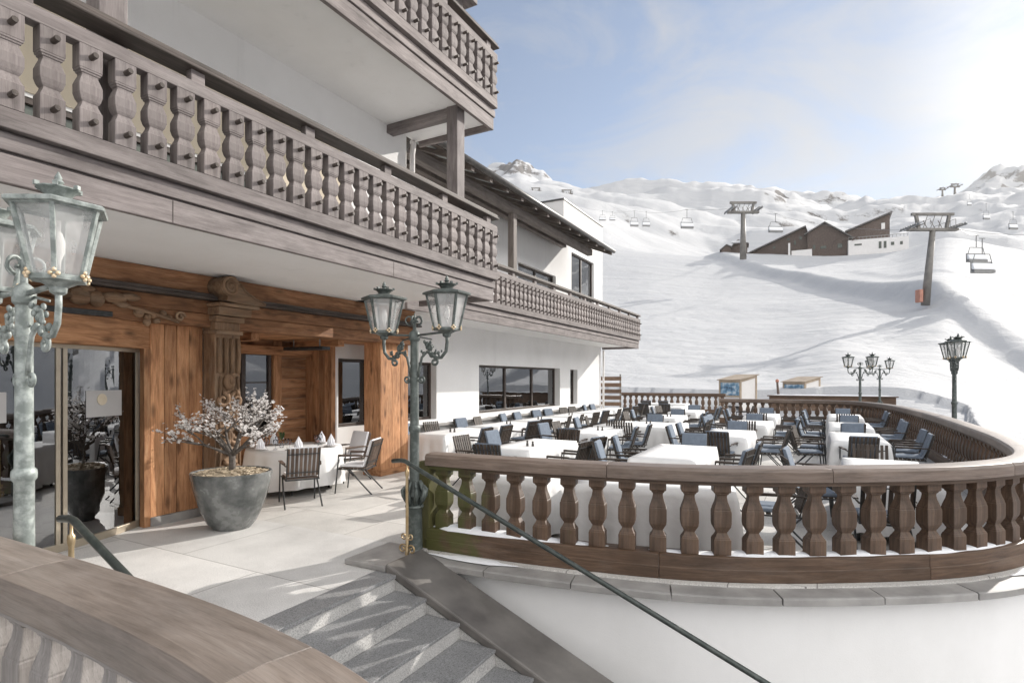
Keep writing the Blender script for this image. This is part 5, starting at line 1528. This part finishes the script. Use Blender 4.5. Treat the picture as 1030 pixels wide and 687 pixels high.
w_=MB(); w_.prism([(-17*s,-4),(19*s,-4),(19*s,37*s),(-17*s,24*s)],0,14,'y'); w_.build('wall',M['lodge'],e)
m=MB(); m.prism([(-19*s,23.6*s),(21*s,38.1*s),(21*s,39.4*s),(-19*s,24.9*s)],-1,15,'y'); m.build('roof',M['shingle'],e)
m=MB(); m.box(12*s,15*s,-.2,-.02,23*s,29*s); m.build('window',M['whitepaint'],e)
mt=facing(884,t-14,R(12))
e=empty('white_block',(0,0,0),0,'flat-roofed white building with small dark windows beside the brown lodge','building'); place(e,mt)
w_=MB(); w_.box(-25*s,24*s,0,12,-5,14.5*s); w_.build('wall',M['whitepaint'],e)
for (x,z,w2,h2) in ((1,8,2.2,6.5),(5,8,2.2,6.5),(11,8.5,2.6,3),(18,8.5,2.2,3)):
    m=MB(); m.box((x-w2/2)*s,(x+w2/2)*s,-.12,-.02,(z-h2/2)*s,(z+h2/2)*s); m.build('window',M['greenpanel'],e)
for yy in (5,):
    m=MB(); m.box((-20+yy-5)*s,(-14+yy-5)*s,-.12,-.02,9*s,10.5*s); m.build('window',M['greenpanel'],e)
m=MB(); m.box(-25*s,24*s,-.1,.1,15*s+.7,15*s+.85)
x=-25
while x<24: m.box(x*s-.06,x*s+.06,-.06,.06,14.5*s,15*s+.7); x+=3
m.build('roof_railing',M['metal'],e)

# ------------------------------------------------------------------ chairlifts
def pylon(px,t,pytop,pybase,wpx,label,lean=0,yaw=0.0,bare=False):
    s=t/FPX; h=(pybase-pytop)*s; p=at(px,t); z=zat(pybase,t)
    e=empty('lift_pylon',(p.x,p.y,z),YAW+yaw,label,'lift pylon','chairlift pylons on the ski slope')
    r=wpx*s/2; W=h*.29
    m=MB(); m.tube([(-lean*h,0,-1.0),(-lean*h*.0,0,h*.79)],[r*1.25,r*.8],14); m.build('mast',M['pylon'],e,smooth=True)
    m=MB(); za=h*.80
    m.box(-W,W,-r*.8,r*.8,za-r*.4,za+r*.4); 
    m.build('crossarm',M['pylon'],e,bevel=r*.1)
    if not bare:
        m=MB(); zt_=h*.98
        for sg in (-1,1):
            m.bar((sg*W*.55,0,za),(sg*W*.68,0,zt_),r*.8,r*.8)
        m.bar((-W*.85,0,zt_),(W*.85,0,zt_),r*.8,r*.8)
        for sg in (-.3,0,.3): m.bar((sg*W-W*.1,0,za),(sg*W+W*.1,0,zt_-.3*r),r*.15,r*.15); m.bar((sg*W+W*.12,0,za),(sg*W-W*.08,0,za+(zt_-za)*.6),r*.15,r*.15)
        m.build('head_frame',M['pylon'],e)
        m=MB()
        for sg in (-1,1):
            for k in range(8):
                yy=(k-3.5)*r*1.1
                m.lathe([(r*.45,-.12*r),(r*.5,0),(r*.45,.12*r)],12,m=Matrix.Translation((sg*W*.93,yy,za+r*.9))@Matrix.Rotation(PI/2,4,'Y'))
            m.box(sg*W*.93-r*.12,sg*W*.93+r*.12,-r*4.6,r*4.6,za+r*.5,za+r*.75)
        m.build('sheave_train',M['metal'],e)
        m=MB()
        for sg in (-1,1):
            m.box(sg*W*.72-.3*r,sg*W*.72+.3*r,-r*4.6,r*4.6,za+r*.76,za+r*.84)
            for k in range(5): m.bar((sg*W*.5,-r*4.4+k*r*2.2,za+.5*r),(sg*W*.5,-r*4.4+k*r*2.2,za+r*2.2),r*.1,r*.1)
            m.bar((sg*W*.5,-r*4.4,za+r*2.2),(sg*W*.5,r*4.4,za+r*2.2),r*.1,r*.1)
        m.build('catwalk',M['pylon'],e)
    return e,W,za,z
e,_,_,_=pylon(938,80,214,300,6.3,'big leaning steel chairlift pylon with an orange mat at its foot',lean=.085)
m=MB(); m.box(-2.15,-1.65,-.5,.5,-.6,1.2); m.build('crash_mat',M['redmat'],e,bevel=.08)
pylon(747.5,150,203,257,5.2,'slim steel chairlift pylon in front of the brown huts')
pylon(570,620,191,212,2.2,'tiny chairlift pylon just above the white parapet on the far slope')
pylon(539,700,189,207,2.0,'tiniest chairlift pylon near the rocky summit, left on the far slope')
pylon(960.5,930,185,201,2.2,'taller lift pylon on the skyline near the right-hand peak')
pylon(948,930,189,200,1.8,'shorter lift pylon on the skyline near the right-hand peak')
def lift_chair(px,t,pytop,pybot,wpx,label,snow=True):
    s=t/FPX; h=(pybot-pytop)*s; w2=wpx*s*.37; p=at(px,t)
    e=empty('chairlift_chair',(p.x,p.y,zat(pybot,t)),YAW+R(4),label,'lift chair','chairs hanging from the lifts')
    th=w2*.02+.015
    m=MB(); m.tube([(0,0,h),(0,.0,h*.55)],th*1.5,6); m.bar((-w2*.7,0,h*.55),(w2*.7,0,h*.55),th*2,th*2)
    for sg in (-1,1): m.tube([(sg*w2*.7,0,h*.55),(sg*w2*.9,0,h*.3),(sg*w2*.95,0,.1*h)],th*1.2,6)
    m.bar((-w2*.25,0,h),(w2*.25,0,h),th*2,th*2)
    m.build('hanger',M['metal'],e)
    m=MB(); m.box(-w2,w2,-w2*.28,w2*.15,.0,h*.09); m.box(-w2,w2,w2*.05,w2*.15,.09*h,.34*h); m.build('seat',M['metal'],e,bevel=th)
    m=MB(); m.prism([(-.3*w2,.10*h),(.05*w2,.10*h),(.05*w2,.30*h),(-.1*w2,.26*h)],-w2*.97,w2*.97,'y' if False else 'x'); m.build('snow_load',M['snowpatch'],e,bevel=th)
    return e
lift_chair(982,88,205+32,264,27,'nearer dark chairlift chair hanging right of the big pylon, upper of two')
lift_chair(988,84,240,275,31,'lowest chairlift chair with a snowy seat, right of the big pylon')
lift_chair(780,165,215,234,19,'snow-covered chairlift chair hanging above the brown lodge roof')
lift_chair(691,170,211,230,17,'largest of the lift chairs hanging over the open slope left of the slim pylon')
lift_chair(638,250,212,228,11,'left chair of the middle pair hanging above the open slope')
lift_chair(650,265,213,228,10,'right chair of the middle pair hanging above the open slope')
lift_chair(606,330,212,222,9,'left chair of the small pair just right of the white parapet')
lift_chair(616,345,213,222,8,'right chair of the small pair just right of the white parapet')
lift_chair(1019,240,213,231,12,'chairlift chair near the right edge below the far peak')
lift_chair(992,330,205,221,9,'small pale chairlift chair below the skyline, left of the rightmost one')
lift_chair(975,520,196,207,6,'tiny chairlift chair just below the skyline by the two small pylons')
def cable(pts,label,r):
    m=MB()
    out=[]
    for (a,b) in zip(pts,pts[1:]):
        for k in range(12):
            t=k/12; q=a.lerp(b,t); q.z-=(a-b).length*.012*4*t*(1-t); out.append(q)
    out.append(pts[-1]); m.tube(out,r,5); o=m.build('lift_cable',M['metal']); tag(o,label,'cable','chairlift cables')
def P3(px,py,t): 
    v=at(px,t); v.z=zat(py,t); return v
cable([P3(1045,236,60),P3(965,231,80),P3(770,209,165),P3(760,206,152),P3(638,212,250)][0:2]+[P3(982,237,88)],'thin chairlift cable leaving the big pylon towards the right',.025)
cable([P3(733,210,150),P3(691,211,170),P3(638,212,250),P3(606,212,330),P3(562,196,620)],'thin chairlift cable above the open slope left of the slim pylon',.03)
cable([P3(912,232,80),P3(780,215,165),P3(762,210,150)],'thin chairlift cable between the slim pylon and the big pylon',.025)

# ------------------------------------------------------------------ mountain air
HAZE=True
if HAZE:
    m=MB(); m.box(-4200,4200,-4200,4200,-300,1250)
    hm=bpy.data.materials.new('mountain_air'); hm.use_nodes=True; nt=hm.node_tree; nt.nodes.clear()
    o_=N(nt,'ShaderNodeOutputMaterial'); pv=N(nt,'ShaderNodeVolumePrincipled'); pv.inputs['Color'].default_value=(1,.985,.96,1); pv.inputs['Density'].default_value=.00008; pv.inputs['Anisotropy'].default_value=.3
    nt.links.new(pv.outputs[0],o_.inputs['Volume'])
    o=m.build('haze',hm); tag(o,kind='stuff')
